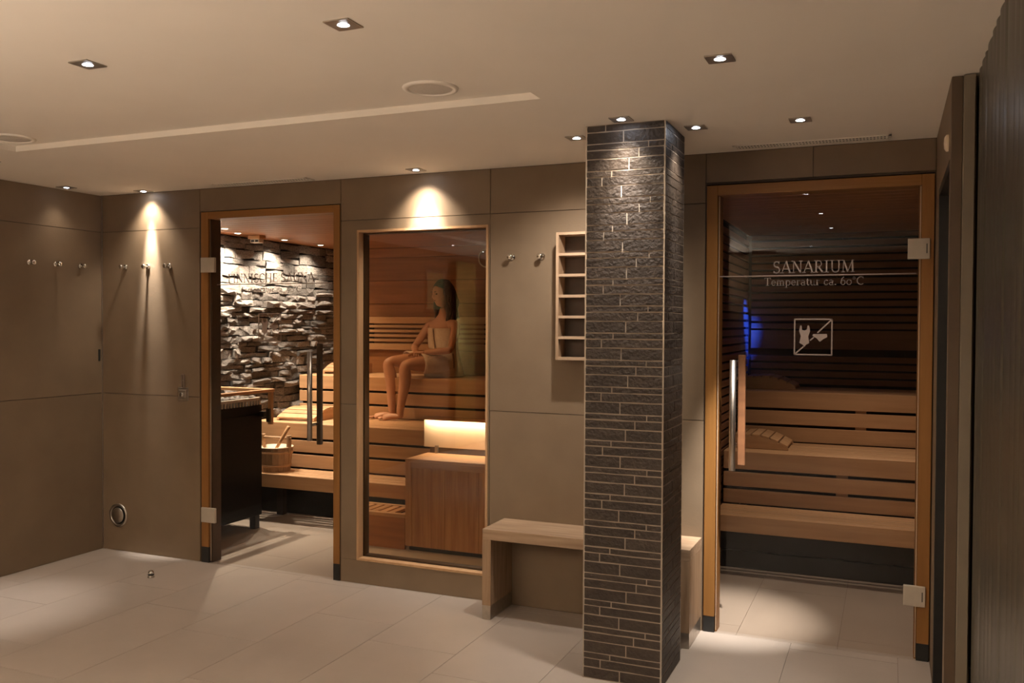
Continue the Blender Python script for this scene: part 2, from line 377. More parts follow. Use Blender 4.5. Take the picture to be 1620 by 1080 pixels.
# ================================================================== DOORS AND WINDOW
def arc(cx, cy, rx, ry, a0, a1, n=10):
    return [(cx + rx * math.cos(math.radians(a0 + (a1 - a0) * i / n)), cy + ry * math.sin(math.radians(a0 + (a1 - a0) * i / n))) for i in range(n + 1)]
T, N = .115, .05
def serif(x, y, w=.26): return ([(x - w / 2, y), (x + w / 2, y)], N)
GL = {
 'S': (.62, [(arc(.30, .74, .20, .22, 30, 270), T * .8), (arc(.30, .27, .22, .25, 90, -150), T * .8), ([(.49, .80), (.49, .98)], N), ([(.09, .02), (.09, .2)], N)]),
 'A': (.80, [([(.08, .02), (.40, .98)], N), ([(.40, .98), (.71, .02)], T), ([(.19, .34), (.60, .34)], N), serif(.08, .02), serif(.71, .02)]),
 'N': (.86, [([(.16, .02), (.16, .98)], N), ([(.16, .98), (.70, .02)], T), ([(.70, .02), (.70, .98)], N), serif(.14, .02), serif(.10, .98, .2), serif(.70, .98)]),
 'R': (.74, [([(.18, .02), (.18, .98)], T), ([(.18, .97), (.36, .97)] + arc(.36, .73, .20, .24, 90, -90) + [(.18, .49)], T * .7), ([(.34, .49), (.66, .02)], T), serif(.18, .02), serif(.66, .02, .18), serif(.14, .98, .2)]),
 'I': (.42, [([(.2, .02), (.2, .98)], T), serif(.2, .02, .3), serif(.2, .98, .3)]),
 'U': (.84, [([(.18, .98), (.18, .32)] + arc(.43, .30, .25, .28, 180, 360) + [(.68, .98)], T * .75), serif(.18, .98, .28), serif(.68, .98, .24)]),
 'M': (1.0, [([(.14, .02), (.17, .98)], N), ([(.17, .98), (.48, .04)], T), ([(.48, .04), (.80, .98)], N), ([(.80, .98), (.84, .02)], T), serif(.14, .02), serif(.84, .02), serif(.12, .98, .16), serif(.85, .98, .16)]),
 'F': (.62, [([(.18, .02), (.18, .98)], T), ([(.1, .98), (.56, .98)], N), ([(.18, .52), (.48, .52)], N), ([(.56, .98), (.56, .80)], N), serif(.18, .02, .3)]),
 'C': (.72, [(arc(.42, .5, .32, .48, 45, 315, 16), T * .8), ([(.65, .72), (.65, .96)], N)]),
 'H': (.86, [([(.18, .02), (.18, .98)], T), ([(.68, .02), (.68, .98)], T), ([(.18, .5), (.68, .5)], N), serif(.18, .02), serif(.68, .02), serif(.18, .98), serif(.68, .98)]),
 'E': (.66, [([(.18, .02), (.18, .98)], T), ([(.1, .98), (.56, .98)], N), ([(.18, .52), (.48, .52)], N), ([(.1, .02), (.58, .02)], N), ([(.56, .98), (.56, .80)], N), ([(.58, .02), (.60, .22)], N)]),
 'T': (.70, [([(.35, .02), (.35, .98)], T), ([(.06, .98), (.64, .98)], N), ([(.06, .98), (.06, .78)], N), ([(.64, .98), (.64, .78)], N), serif(.35, .02, .3)]),
 'e': (.50, [(arc(.24, .32, .18, .30, 0, 320, 14), T * .7), ([(.08, .34), (.42, .34)], N)]),
 'm': (.86, [([(.13, .02), (.13, .62)], T), (arc(.27, .42, .14, .19, 180, 0) + [(.41, .02)], T * .8), (arc(.56, .42, .14, .19, 180, 0) + [(.70, .02)], T * .8), serif(.13, .02, .22), serif(.41, .02, .22), serif(.70, .02, .22)]),
 'p': (.58, [([(.13, -.28), (.13, .62)], T), (arc(.29, .32, .19, .30, 150, -150, 14), T * .75), serif(.13, -.28, .24)]),
 'r': (.42, [([(.13, .02), (.13, .62)], T), (arc(.28, .42, .14, .19, 180, 50), T * .8), serif(.13, .02, .24)]),
 'a': (.50, [(arc(.22, .46, .14, .16, 150, 0) + [(.36, .04), (.44, .02)], T * .8), (arc(.22, .18, .15, .17, 60, 350, 12), T * .7)]),
 't': (.36, [([(.16, .82), (.16, .12), (.22, .03), (.32, .06)], T * .9), ([(.04, .62), (.32, .62)], N)]),
 'u': (.58, [([(.13, .62), (.13, .18)] + arc(.27, .17, .14, .15, 180, 350) + [(.42, .62)], T * .8), ([(.42, .62), (.42, .04), (.52, .02)], T * .8), serif(.09, .62, .16)]),
 'c': (.46, [(arc(.24, .32, .18, .30, 45, 315, 14), T * .8)]),
 '.': (.24, [([(.07, .06), (.19, .06)], .12)]),
 '6': (.56, [(arc(.27, .30, .19, .28, 0, 360, 18), T * .8), (arc(.42, .34, .34, .62, 100, 175, 8), T * .75)]),
 '9': (.56, [(arc(.27, .50, .19, .26, 0, 360, 18), T * .8), (arc(.12, .40, .34, .60, -80, 5, 8), T * .75)]),
 '0': (.56, [(arc(.27, .32, .21, .30, 0, 360, 18), T * .7)]),
 'o': (.36, [(arc(.16, .82, .10, .15, 0, 360, 14), .05)]),
 ' ': (.34, []),
}
def ribbon(bm, pts, wd, y):
    for (x0, z0), (x1, z1) in zip(pts, pts[1:]):
        dx, dz = x1 - x0, z1 - z0; L = math.hypot(dx, dz)
        if L < 1e-6: continue
        nx, nz = -dz / L * wd / 2, dx / L * wd / 2; ex, ez = dx / L * wd * .15, dz / L * wd * .15
        vs = [bm.verts.new((x0 - ex + nx, y, z0 - ez + nz)), bm.verts.new((x1 + ex + nx, y, z1 + ez + nz)), bm.verts.new((x1 + ex - nx, y, z1 + ez - nz)), bm.verts.new((x0 - ex - nx, y, z0 - ez - nz))]
        bm.faces.new(vs)
def text(bm, s, xc, z0, h, width, y):
    tot = sum(GL[c][0] for c in s); k = width / tot; x = xc - width / 2
    for c in s:
        wd, strokes = GL[c]
        for pts, st in strokes: ribbon(bm, [(x + px * k, z0 + pz * h) for px, pz in pts], st * h, y)
        x += wd * k
def poly(bm, pts, y):
    from mathutils.geometry import tessellate_polygon
    vs = [bm.verts.new((px, y, pz)) for px, pz in pts]
    for tri in tessellate_polygon([[Vector((px, pz, 0)) for px, pz in pts]]): bm.faces.new([vs[i] for i in tri])
def door_print(door, y, x0, x1, xc, title, tw, th, zt, temp, zw, zs, zl, px, pz, ps, mirrored_handle=None):
    bm = bmesh.new(); text(bm, title, xc, zt, th, tw, y); obj('title_lettering', bm, 'white', door)
    bm = bmesh.new(); text(bm, temp, xc, zs, th * .66, zw, y); obj('temperature_lettering', bm, 'white', door)
    bm = bmesh.new(); ribbon(bm, [(x0, zl), (x1, zl)], .005, y); obj('etched_line', bm, 'white', door)
    bm = bmesh.new(); s = ps
    ribbon(bm, [(px, pz), (px + s, pz), (px + s, pz + s), (px, pz + s), (px, pz)], .006, y)
    for a, b in (((0, 0), (.24, .22)), ((.42, .40), (.52, .49)), ((.62, .62), (1, 1))): ribbon(bm, [(px + a[0] * s, pz + a[1] * s), (px + b[0] * s, pz + b[1] * s)], .006, y)
    obj('no_swimwear_frame', bm, 'white', door)
    bm = bmesh.new()
    suit = [(.15, .82), (.19, .82), (.20, .70), (.27, .68), (.33, .71), (.35, .82), (.39, .82), (.42, .66), (.37, .52), (.40, .32), (.31, .28), (.27, .21), (.22, .28), (.13, .33), (.17, .52), (.12, .66)]
    poly(bm, [(px + a * s, pz + b * s) for a, b in suit], y)
    brief = [(.50, .58), (.87, .59), (.88, .50), (.77, .44), (.68, .36), (.60, .46), (.48, .53)]
    poly(bm, [(px + a * s, pz + b * s) for a, b in brief], y)
    obj('swimwear_symbol', bm, 'white', door)

# door 1 (left sauna)
d1 = struct('door_1')
obj('stile', box(.860, .918, -.004, .1, .10, 2.250, bev=.002), 'orange', d1)
obj('stile', box(1.868, 1.912, -.004, .1, .10, 2.250, bev=.002), 'orange', d1)
obj('head', box(.918, 1.868, -.004, .1, 2.205, 2.250, bev=.002), 'orangex', d1)
obj('shadow_gap', bx(box(.848, .860, .004, .1, 0, 2.255), 1.912, 1.916, .004, .1, 0, 2.255), 'jamb', d1)
for x0, x1 in ((.860, .918), (1.868, 1.912)): obj('metal_foot', box(x0, x1, -.002, .1, 0, .10), 'black', d1)
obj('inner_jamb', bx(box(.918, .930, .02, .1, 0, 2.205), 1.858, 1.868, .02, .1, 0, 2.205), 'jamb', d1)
obj('glass_pane', box(.928, 1.862, .004, .012, .012, 2.198), 'glass', d1)
obj('glass_edge', box(.9265, .9279, .003, .013, .012, 2.198), 'trim', d1)
for z in (1.911, .309):
    h = obj('hinge', box(.866, .978, -.016, .003, z - .047, z + .047, bev=.002), 'satin', d1)
bm = bmesh.new(); cyl(bm, (1.732, -.05, .837), (1.732, -.05, 1.373), .0155); 
for z in (.93, 1.28): cyl(bm, (1.732, -.05, z), (1.732, .004, z), .009, n=12)
obj('outer_handle', bm, 'steel', d1, True)
bm = box(1.708, 1.738, .05, .08, .80, 1.42, bev=.004)
for z in (.93, 1.28): cyl(bm, (1.723, .05, z), (1.723, .012, z), .009, n=12)
obj('inner_handle', bm, 'jamb', d1)
door_print(d1, .0025, .985, 1.855, 1.40, 'FINNISCHE SAUNA', .66, .056, 1.795, 'Temperatur ca. 90oC', .46, 1.733, 1.785, 1.312, 1.432, .169)

# window 1
w1 = struct('window_1')
def frame_ring(x0, x1, z0, z1, th, ya, yb):
    bm = bmesh.new()
    bx(bm, x0, x0 + th, ya, yb, z0, z1); bx(bm, x1 - th, x1, ya, yb, z0, z1); bx(bm, x0 + th, x1 - th, ya, yb, z1 - th, z1); bx(bm, x0 + th, x1 - th, ya, yb, z0, z0 + th); return bm
obj('frame', frame_ring(2.033, 2.884, .139, 2.093, .013, -.004, .046), 'pale', w1)
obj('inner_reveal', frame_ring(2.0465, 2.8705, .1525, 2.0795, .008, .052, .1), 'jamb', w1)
obj('glass_pane', box(2.047, 2.870, .046, .052, .153, 2.079), 'winglass', w1)

# door 2 (right sauna)
d2 = struct('door_2')
obj('stile', box(4.084, 4.138, -.004, .1, .08, 2.238, bev=.002), 'orange', d2)
obj('stile', box(5.062, 5.115, -.004, .1, .08, 2.238, bev=.002), 'orange', d2)
obj('head', box(4.138, 5.062, -.004, .1, 2.188, 2.238, bev=.002), 'orangex', d2)
obj('shadow_gap', box(4.078, 4.084, .004, .1, 0, 2.243), 'jamb', d2)
for x0, x1 in ((4.084, 4.138), (5.062, 5.115)): obj('metal_foot', box(x0, x1, -.002, .1, 0, .08), 'black', d2)
obj('inner_jamb', bx(box(4.138, 4.148, .02, .1, 0, 2.188), 5.052, 5.062, .02, .1, 0, 2.188), 'orange', d2)
obj('glass_pane', box(4.146, 5.056, .004, .012, .012, 2.184), 'sanglass', d2)
obj('glass_edge', bx(box(4.1445, 4.1459, .003, .013, .012, 2.184), 5.0561, 5.0585, .003, .013, .012, 2.184), 'cream', d2)
for z in (1.897, .300):
    obj('hinge', box(5.005, 5.098, -.018, .003, z - .047, z + .047, bev=.002), 'satin', d2)
    obj('hinge_slot', box(5.083, 5.087, -.0188, -.0182, z - .022, z + .022), 'black', d2)
bm = bmesh.new(); cyl(bm, (4.228, -.055, .83), (4.228, -.055, 1.372), .0155); cyl(bm, (4.228, -.055, 1.372), (4.228, -.055, 1.3724), .0145)
obj('outer_handle', bm, 'steel', d2, True)
obj('inner_handle', box(4.236, 4.272, .05, .078, .84, 1.395, bev=.004), 'darkslat', d2)
for z in (.95, 1.28):
    bm = bmesh.new(); cyl(bm, (4.228, -.055, z), (4.228, .055, z), .010, n=14); cyl(bm, (4.228, -.004, z), (4.228, .003, z), .014, n=14)
    obj('handle_stud', bm, 'chrome', d2, True)
door_print(d2, .0025, 4.151, 5.041, 4.592, 'SANARIUM', .375, .058, 1.797, 'Temperatur ca. 60oC', .455, 1.737, 1.785, 4.510, 1.404, .170)

# ================================================================== PILLAR
pil = thing('pillar', 'dark square pillar clad in narrow split-face tiles with metal edges', 'pillar', (3.89, -.62, 0))
QX0, QX1, QY0, QY1 = 3.712, 4.062, -.805, -.435
obj('core', box(QX0 + .0014, QX1 - .0014, QY0 + .0014, QY1 - .0014, 0, H), 'slategrout', pil)
hs = (.0512, .0262, .0386); js = (.47, .80, .665, .54, .35, .225)
edge = .006; gg = .0025
def strip_tile(face, u0, u1, z0, z1, out):
    bm = bmesh.new(); n = max(2, int((u1 - u0) / .06)); rows = []
    for zi, zz in enumerate((z0, (z0 + z1) / 2, z1)):
        r = []
        for i in range(n + 1):
            d = out * (.8 + .5 * random.random()) if 0 < i < n or zi == 1 else out * .75
            jz = (random.random() - .5) * .003 if 0 < i < n and zi != 1 else 0
            r.append((u0 + (u1 - u0) * i / n, d, zz + jz))
        rows.append(r)
    base = .0014
    def P(u, d, z):
        if face == 'front': return (u, QY0 + base - d, z)
        if face == 'back': return (u, QY1 - base + d, z)
        if face == 'right': return (QX1 - base + d, u, z)
        return (QX0 + base - d, u, z)
    V = [[bm.verts.new(P(*q)) for q in r] for r in rows]
    for a, b in zip(V, V[1:]):
        for i in range(n): bm.faces.new((a[i], a[i + 1], b[i + 1], b[i]))
    loop = V[0] + [V[1][-1]] + V[2][::-1] + [V[1][0]]
    uv = rows[0] + [rows[1][-1]] + rows[2][::-1] + [rows[1][0]]
    bk = [bm.verts.new(P(q[0], 0, q[2])) for q in uv]
    for i in range(len(loop)):
        j = (i + 1) % len(loop); bm.faces.new((loop[i], bk[i], bk[j], loop[j]))
    return bm
rows = []; z = H; i = 1
seq = [('m', .037, .26)]
zt = H
rowlist = [(zt - .030, zt, .26)]; zt -= .030
k = 0
while zt > .012:
    hh = hs[k % 3]; lo = max(zt - hh, 0.002); rowlist.append((lo, zt, js[k % 6])); zt = lo; k += 1
for face, a, b in (('front', QX0, QX1), ('right', QY0, QY1), ('left', QY0, QY1), ('back', QX0, QX1)):
    acc = bmesh.new()
    for r, (lo, hi, j) in enumerate(rowlist):
        if face == 'right': j = js[(r + 2) % 6]
        lo2, hi2 = lo + gg, hi - gg
        m = a + (b - a) * j + random.uniform(-.006, .006)
        for u0, u1 in ((a + edge, m - gg), (m + gg, b - edge)):
            bm = strip_tile(face, u0, u1, lo2, hi2, random.uniform(.0014, .0022))
            if face in ('front', 'right'): obj('tile', bm, 'slate', pil)
            else:
                tmp = bpy.data.meshes.new('t'); bm.to_mesh(tmp); bm.free(); acc.from_mesh(tmp); bpy.data.meshes.remove(tmp)
    if face in ('left', 'back'):
        o = obj('tile_cladding', acc, 'slate', pil); o['kind'] = 'stuff'
    else: acc.free()
for x in (QX0, QX1):
    for y in (QY0, QY1):
        sx = -1 if x == QX0 else 1; sy = -1 if y == QY0 else 1
        obj('edge_profile', box(min(x, x - sx * .007), max(x, x - sx * .007), min(y, y - sy * .007), max(y, y - sy * .007), 0, H), 'trim', pil)
obj('edge_light_stud', cyl(bmesh.new(), (QX1 + .0005, QY0 + .002, 2.29), (QX1 + .003, QY0 + .002, 2.29), .004, n=10), 'chrome', pil)

# ================================================================== BENCH, SHELF, WALL FITTINGS
b = thing('wall_bench', 'narrow zebra-grain wooden bench against the wall, running behind the pillar', 'bench', (3.53, -.145, 0))
BX0, BX1, BY0, BY1, BT = 2.986, 4.072, -.285, -.001, .474
obj('top', box(BX0, BX1, BY0, BY1, BT - .055, BT, bev=.0015), 'benchlam', b)
for x0 in (BX0, BX1 - .048):
    obj('leg', box(x0, x0 + .048, BY0, BY1, .075, BT - .055), 'benchlamz', b)
    obj('metal_foot', box(x0 + .0005, x0 + .0475, BY0 + .0005, BY1, .001, .075), 'steel', b)
s = thing('cubby_shelf', 'narrow wall-mounted shelf with six open compartments left of the pillar', 'shelf', (3.44, -.11, 1.36))
SX0, SX1, SZ0, SZ1, SD = 3.322, 3.56, 1.358, 2.024, .11
obj('side_panel', box(SX0, SX0 + .015, -SD, -.001, SZ0, SZ1), 'benchlamz', s)
obj('side_panel', box(SX1 - .015, SX1, -SD, -.001, SZ0, SZ1), 'benchlamz', s)
for i in range(7):
    z = SZ0 + (SZ1 - SZ0 - .014) * i / 6
    obj('shelf_board', box(SX0 + .015, SX1 - .015, -SD, -.001, z, z + .014), 'benchlam', s)
obj('back_panel', box(SX0 + .015, SX1 - .015, -.008, -.001, SZ0 + .014, SZ1 - .014), 'jamb', s)

def hook(p, n, label, group):
    """p on the wall, n outward unit normal"""
    p = Vector(p); n = Vector(n); t = thing('coat_hook', label, 'coat hook', p, group)
    obj('rosette', cyl(bmesh.new(), p + n * .0005, p + n * .007, .017, n=20), 'chrome', t, True)
    bm = bmesh.new(); cyl(bm, p + n * .007, p + n * .036, .0075, n=14); obj('pin', bm, 'chrome', t, True)
    bm = bmesh.new(); lathe(bm, [(0, .034), (.013, .034), (.0155, .037), (.0155, .046), (.012, .050), (0, .050)], p, n, 18)
    obj('knob', bm, 'chrome', t, True)
B = (0, -1, 0); Lf = (1, 0, 0)
hook((.215, 0, 1.913), B, 'steel coat hook on the back wall nearest the corner', 'coat hooks on the lit wall')
hook((.412, 0, 1.911), B, 'steel coat hook directly in the bright beam, middle of three', 'coat hooks on the lit wall')
hook((.597, 0, 1.911), B, 'steel coat hook between the bright beam and the left sauna door', 'coat hooks on the lit wall')
hook((3.029, 0, 1.910), B, 'steel coat hook right of the sauna window, further from the shelf', 'coat hooks beside the shelf')
hook((3.203, 0, 1.908), B, 'steel coat hook closest to the cubby shelf', 'coat hooks beside the shelf')
hook((0, -.558, 1.913), Lf, 'shadowed coat hook on the left wall, farthest from the corner', 'coat hooks on the shadowed left wall')
hook((0, -.366, 1.913), Lf, 'shadowed coat hook on the left wall, middle of its row', 'coat hooks on the shadowed left wall')
hook((0, -.177, 1.913), Lf, 'shadowed coat hook on the left wall next to the corner', 'coat hooks on the shadowed left wall')

k = thing('key_switch', 'square steel key switch with clear tag beside the left sauna door', 'switch', (.71, 0, 1.08))
obj('plate', box(.668, .755, -.007, -.0005, 1.035, 1.122, bev=.003), 'steel', k)
obj('inner_plate', box(.682, .741, -.013, -.007, 1.049, 1.108, bev=.003), 'trim', k)
obj('lock_cylinder', cyl(bmesh.new(), (.712, -.013, 1.078), (.712, -.024, 1.078), .014), 'chrome', k, True)
obj('keyway', box(.7105, .7135, -.0245, -.0241, 1.068, 1.088), 'black', k)
bm = frame_ring(.700, .722, 1.122, 1.208, .002, -.012, -.002); bx(bm, .702, .720, -.012, -.002, 1.165, 1.168)
obj('clear_tag', bm, 'white', k)
v = thing('wall_vent', 'round steel air vent low on the wall near the corner', 'vent', (.144, 0, .24))
obj('rim', lathe(bmesh.new(), [(.078, 0.0005), (.078, .006), (.070, .010), (.060, .006), (.060, .001)], (.144, 0, .24), B, 40), 'steel', v, True)
obj('hole', cyl(bmesh.new(), (.144, -.0005, .24), (.144, -.002, .24), .059, n=32), 'black', v)
obj('disc', lathe(bmesh.new(), [(0, .022), (.02, .018), (.048, .013), (.052, .010), (.048, .005), (0, .004)], (.144, 0, .24), B, 40), 'steel', v, True)
d = thing('door_stop', 'small domed steel door stop on the floor near the left sauna door', 'door stop', (.831, -.402, 0))
obj('base', lathe(bmesh.new(), [(0, 0), (.020, 0), (.021, .006), (.013, .010), (.013, .015), (0, .015)], (.831, -.402, 0)), 'steel', d, True)
obj('rubber_ring', lathe(bmesh.new(), [(0, .015), (.017, .015), (.019, .019), (.017, .023), (0, .023)], (.831, -.402, 0)), 'black', d, True)
obj('dome', lathe(bmesh.new(), [(0, .023), (.018, .023), (.017, .032), (.011, .041), (0, .045)], (.831, -.402, 0)), 'chrome', d, True)
sn = thing('wall_sensor', 'small round pale sensor above the dark side doorway', 'sensor', (5.12, -.93, 2.2))
obj('sensor_cap', lathe(bmesh.new(), [(.03, .0005), (.03, .008), (.02, .014), (0, .016)], (5.12, -.93, 2.2), (-1, 0, 0), 24), 'cream', sn, True)

# ================================================================== SAUNA ROOMS
SC = 2.25; YB = 2.75
def panel_rows(parent, name, x0, x1, y0, y1, zs, mat, axis):
    for z0, z1 in zip(zs, zs[1:]):
        obj(name, box(x0, x1, y0, y1, z0 + .0015, z1 - .0015, bev=.002), mat, parent)
def frange(a, b, s):
    r = [a]
    while r[-1] + s < b - .02: r.append(r[-1] + s)
    return r + [b]
# --- left sauna shell
sb = struct('wall_sauna_back'); obj('backing', box(0, 3.05, YB + .02, YB + .1, 0, SC), 'backing', sb)
panel_rows(sb, 'panel', .0, 3.0, YB, YB + .02, frange(0, SC, .216), 'wallwood', 'x')
sr = struct('wall_sauna_right'); obj('backing', box(3.0, 3.05, .1, YB, 0, SC), 'backing', sr)
panel_rows(sr, 'panel', 2.98, 3.0, .102, YB - .002, frange(0, SC, .216), 'wallwoody', 'y')
sc_ = struct('ceiling_sauna'); obj('backing', box(0, 3.05, .1, YB + .1, SC + .02, SC + .08), 'backing', sc_)
for y0, y1 in zip(frange(.1, YB, .12), frange(.1, YB, .12)[1:]):
    obj('panel', box(.0, 2.98, y0 + .001, y1 - .001, SC, SC + .02, bev=.002), 'wallwood', sc_)
# --- stone wall
ws = struct('wall_stone'); obj('backing', box(-.1, .012, .1, YB, 0, SC), 'stoneback', ws)
def stone_mesh():
    bm = bmesh.new(); nu, nv = 4, 3; V = []
    for a in range(nv):
        r = []
        for b_ in range(nu):
            edge_ = a in (0, nv - 1) or b_ in (0, nu - 1)
            dpt = (.78 if edge_ else 1) * random.uniform(.7, 1.08)
            u = b_ / (nu - 1) - .5; v_ = a / (nv - 1) - .5
            if b_ not in (0, nu - 1): u += random.uniform(-.1, .1)
            if a not in (0, nv - 1): v_ += random.uniform(-.22, .22)
            else: v_ += random.uniform(-.14, .02) * (1 if a else -1)
            r.append(bm.verts.new((dpt, u, v_)))
        V.append(r)
    for a in range(nv - 1):
        for b_ in range(nu - 1):
            q = (V[a][b_], V[a][b_ + 1], V[a + 1][b_ + 1], V[a + 1][b_])
            if random.random() < .5: bm.faces.new((q[0], q[1], q[2])); bm.faces.new((q[0], q[2], q[3]))
            else: bm.faces.new((q[0], q[1], q[3])); bm.faces.new((q[1], q[2], q[3]))
    loop = V[0] + [V[i][-1] for i in range(1, nv)] + V[-1][::-1][1:] + [V[i][0] for i in range(nv - 2, 0, -1)]
    bk = [bm.verts.new((-.05, v.co.y, v.co.z)) for v in loop]
    for i in range(len(loop)):
        j = (i + 1) % len(loop); bm.faces.new((loop[i], bk[i], bk[j], loop[j]))
    bmesh.ops.recalc_face_normals(bm, faces=bm.faces)
    me = bpy.data.meshes.new('stone'); bm.to_mesh(me); bm.free(); me.materials.append(M['stone']); return me
smeshes = [stone_mesh() for _ in range(24)]
rs = random.Random(11)
stones = []
z = .01
while z < SC - .012:
    bh = rs.uniform(.15, .25); z2 = z + bh
    if z2 > SC - .10: z2 = SC - .006
    y = .11
    while y < YB - .01:
        y2 = y + rs.uniform(.22, .55)
        if y2 > YB - .15: y2 = YB - .003
        ja = z + (rs.uniform(-.012, .0) if z > .05 else 0)
        n_ = rs.choice((2, 3, 3)) if z > 1.8 else rs.choice((3, 4, 4, 5, 6)); cuts = [rs.uniform(.6, 1.5) for _ in range(n_)]; tot = sum(cuts); za = z
        for c_ in cuts:
            zb = za + c_ / tot * (z2 - z); ya = y
            while ya < y2 - .001:
                yb_ = ya + rs.uniform(.09, .30)
                if yb_ > y2 - .06: yb_ = y2
                stones.append((ya, yb_, za, zb)); ya = yb_
            za = zb
        y = y2
    z = z2
vis = [s_ for s_ in stones if s_[2] > .70 and (s_[0] + s_[1]) / 2 > 1.0]
vis.sort(key=lambda s_: -(s_[1] - s_[0]) * (s_[3] - s_[2]))
vset = set(vis[:298]); acc = bmesh.new()
for s_ in stones:
    dpt = rs.uniform(.014, .035) if s_[2] > 1.85 else rs.choice((rs.uniform(.015, .04), rs.uniform(.03, .08)))
    me = rs.choice(smeshes); sc = (dpt, (s_[1] - s_[0]) * .985, (s_[3] - s_[2]) * .98 * rs.choice((1, 1, -1)))
    loc = (.012, (s_[0] + s_[1]) / 2, (s_[2] + s_[3]) / 2); tilt = rs.uniform(-.07, .07)
    if s_ in vset:
        o = link('stone', me, ws, loc); o.scale = sc; o.rotation_euler = (tilt, 0, 0)
    else:
        tm = bmesh.new(); tm.from_mesh(me)
        bmesh.ops.transform(tm, matrix=Matrix.Translation(loc) @ Matrix.Rotation(tilt, 4, 'X') @ Matrix.Diagonal((*sc, 1)), verts=tm.verts)
        tmp = bpy.data.meshes.new('t'); tm.to_mesh(tmp); tm.free(); acc.from_mesh(tmp); bpy.data.meshes.remove(tmp)
o = obj('small_stones', acc, 'stone', ws); o['kind'] = 'stuff'

# --- benches: seat slats, front board, riser boards with dark gaps
def bench(x0, x1, yf, yb, z, zlow, label, group, posts, nslat, endgap=.03):
    yf += .020; ga = .009 if zlow is None else .005
    t = thing('sauna_bench', label, 'sauna bench', ((x0 + x1) / 2, (yf + yb) / 2, zlow if zlow is not None else z - .5), group)
    sw = (yb - yf) / nslat
    for i in range(nslat):
        obj('seat_slat', box(x0, x1, yf + i * sw + (0 if i == 0 else ga), yf + (i + 1) * sw - ga, z - .028, z, bev=.003), 'aspen', t)
    if zlow is None:
        obj('front_board', box(x0, x1, yf - .022, yf, z - .105, z - .001, bev=.003), 'aspen', t)
        for px in (x0 + .3, x1 - .4): obj('leg', box(px, px + .06, yb - .05, yb, .0, z - .03), 'backing', t)
    else:
        tot = z - zlow; f1 = .118; gp = .02; f2 = .095
        obj('front_board', box(x0, x1, yf - .022, yf, z - f1, z - .001, bev=.003), 'aspen', t)
        a = z - f1 - gp; obj('riser_board', box(x0, x1, yf - .020, yf, a - f2, a, bev=.003), 'aspen', t)
        a = a - f2 - gp; obj('riser_board', box(x0, x1, yf - .018, yf, zlow + .002, a, bev=.003), 'aspen', t)
        for px in posts: obj('spacer', box(px, px + .07, yf + .0005, yf + .03, zlow, z - .03), 'aspen', t)
        obj('inner_panel', box(x0, x1, yf + .035, yf + .045, zlow, z - .03), 'backing', t)
        obj('hidden_base', box(x0, x1, yf + .05, yb, zlow + .02, z - .15), 'backing', t)
    return t
g1 = 'stepped benches in the left sauna'
sb1 = bench(.09, 1.90, 1.12, 1.42, .375, None, 'lowest pale wooden bench step in the left sauna, under the bucket', g1, (), 5)
bench(.088, 2.97, 1.46, 2.06, .735, .375, 'middle pale wooden bench in the left sauna where the feet rest', g1, (.9, 1.9, 2.6), 7)
bench(.088, 2.97, 2.08, 2.70, 1.085, .735, 'highest wooden bench in the left sauna, where the woman sits', g1, (1.05, 2.0, 2.7), 7)
obj('shade_board', box(.08, 1.88, 1.452, 1.470, .002, .34), 'heaterblack', sb1)  # black board added so the space under the bench stays dark
t = thing('backrest', 'slatted wooden backrest on the rear wall behind the seated woman', 'backrest', (1.5, 2.74, 1.3))
for a, c in ((1.545, 1.606), (1.505, 1.530), (1.462, 1.487), (1.419, 1.444), (1.376, 1.401), (1.298, 1.358)):
    obj('slat', box(.12, 2.9, 2.715, 2.735, a, c, bev=.003), 'aspen', t)
for x in (.4, 1.6, 2.6): obj('batten', box(x, x + .05, 2.735, 2.7495, 1.31, 1.60), 'backing', t)

def headrest(x0, y0, z, L, wd, label, n=6, rot=0, group=None, h=.085, flip=False):
    """curved slatted sauna headrest; L along local x (slope), wd along y"""
    t = thing('headrest', label, 'headrest', (x0, y0, z), group); t.rotation_euler = (0, 0, rot)
    def zz(u):
        u = 1 - u if flip else u
        return h * math.sin(min(1, u * 1.15 + .08) * PI * .62) if u < .9 else h * .93
    def put(nm, bm, mat):
        me = bpy.data.meshes.new(nm); bmesh.ops.recalc_face_normals(bm, faces=bm.faces); bm.to_mesh(me); bm.free(); me.materials.append(M[mat]); link(nm, me, t)
    for s_ in (.0, wd - .022):
        bm = bmesh.new(); N_ = 10; top = []; bot = []
        for side in (s_, s_ + .022):
            top.append([bm.verts.new((L * i / N_, side, max(.012, zz(i / N_)))) for i in range(N_ + 1)]); bot.append([bm.verts.new((L * i / N_, side, .001)) for i in range(N_ + 1)])
        for i in range(N_):
            bm.faces.new((top[0][i], top[0][i + 1], top[1][i + 1], top[1][i])); bm.faces.new((bot[0][i], bot[0][i + 1], bot[1][i + 1], bot[1][i]))
            for q in (0, 1): bm.faces.new((top[q][i], top[q][i + 1], bot[q][i + 1], bot[q][i]))
        bm.faces.new((top[0][0], top[1][0], bot[1][0], bot[0][0])); bm.faces.new((top[0][-1], top[1][-1], bot[1][-1], bot[0][-1]))
        put('side_rail', bm, 'aspen')
    for i in range(n):
        u0, u1 = (i + .08) / n, (i + .92) / n
        bm = bmesh.new(); z0, z1 = max(.012, zz(u0)), max(.012, zz(u1))
        vs = []
        for (u, q) in ((u0, z0), (u1, z1)):
            for yy in (0, wd):
                for dz in (.001, .013): vs.append(bm.verts.new((L * u, yy, q + dz)))
        for f in ((0, 1, 3, 2), (4, 6, 7, 5), (0, 4, 5, 1), (2, 3, 7, 6), (0, 2, 6, 4), (1, 5, 7, 3)): bm.faces.new([vs[i_] for i_ in f])
        put('slat', bm, 'aspen')
    return t
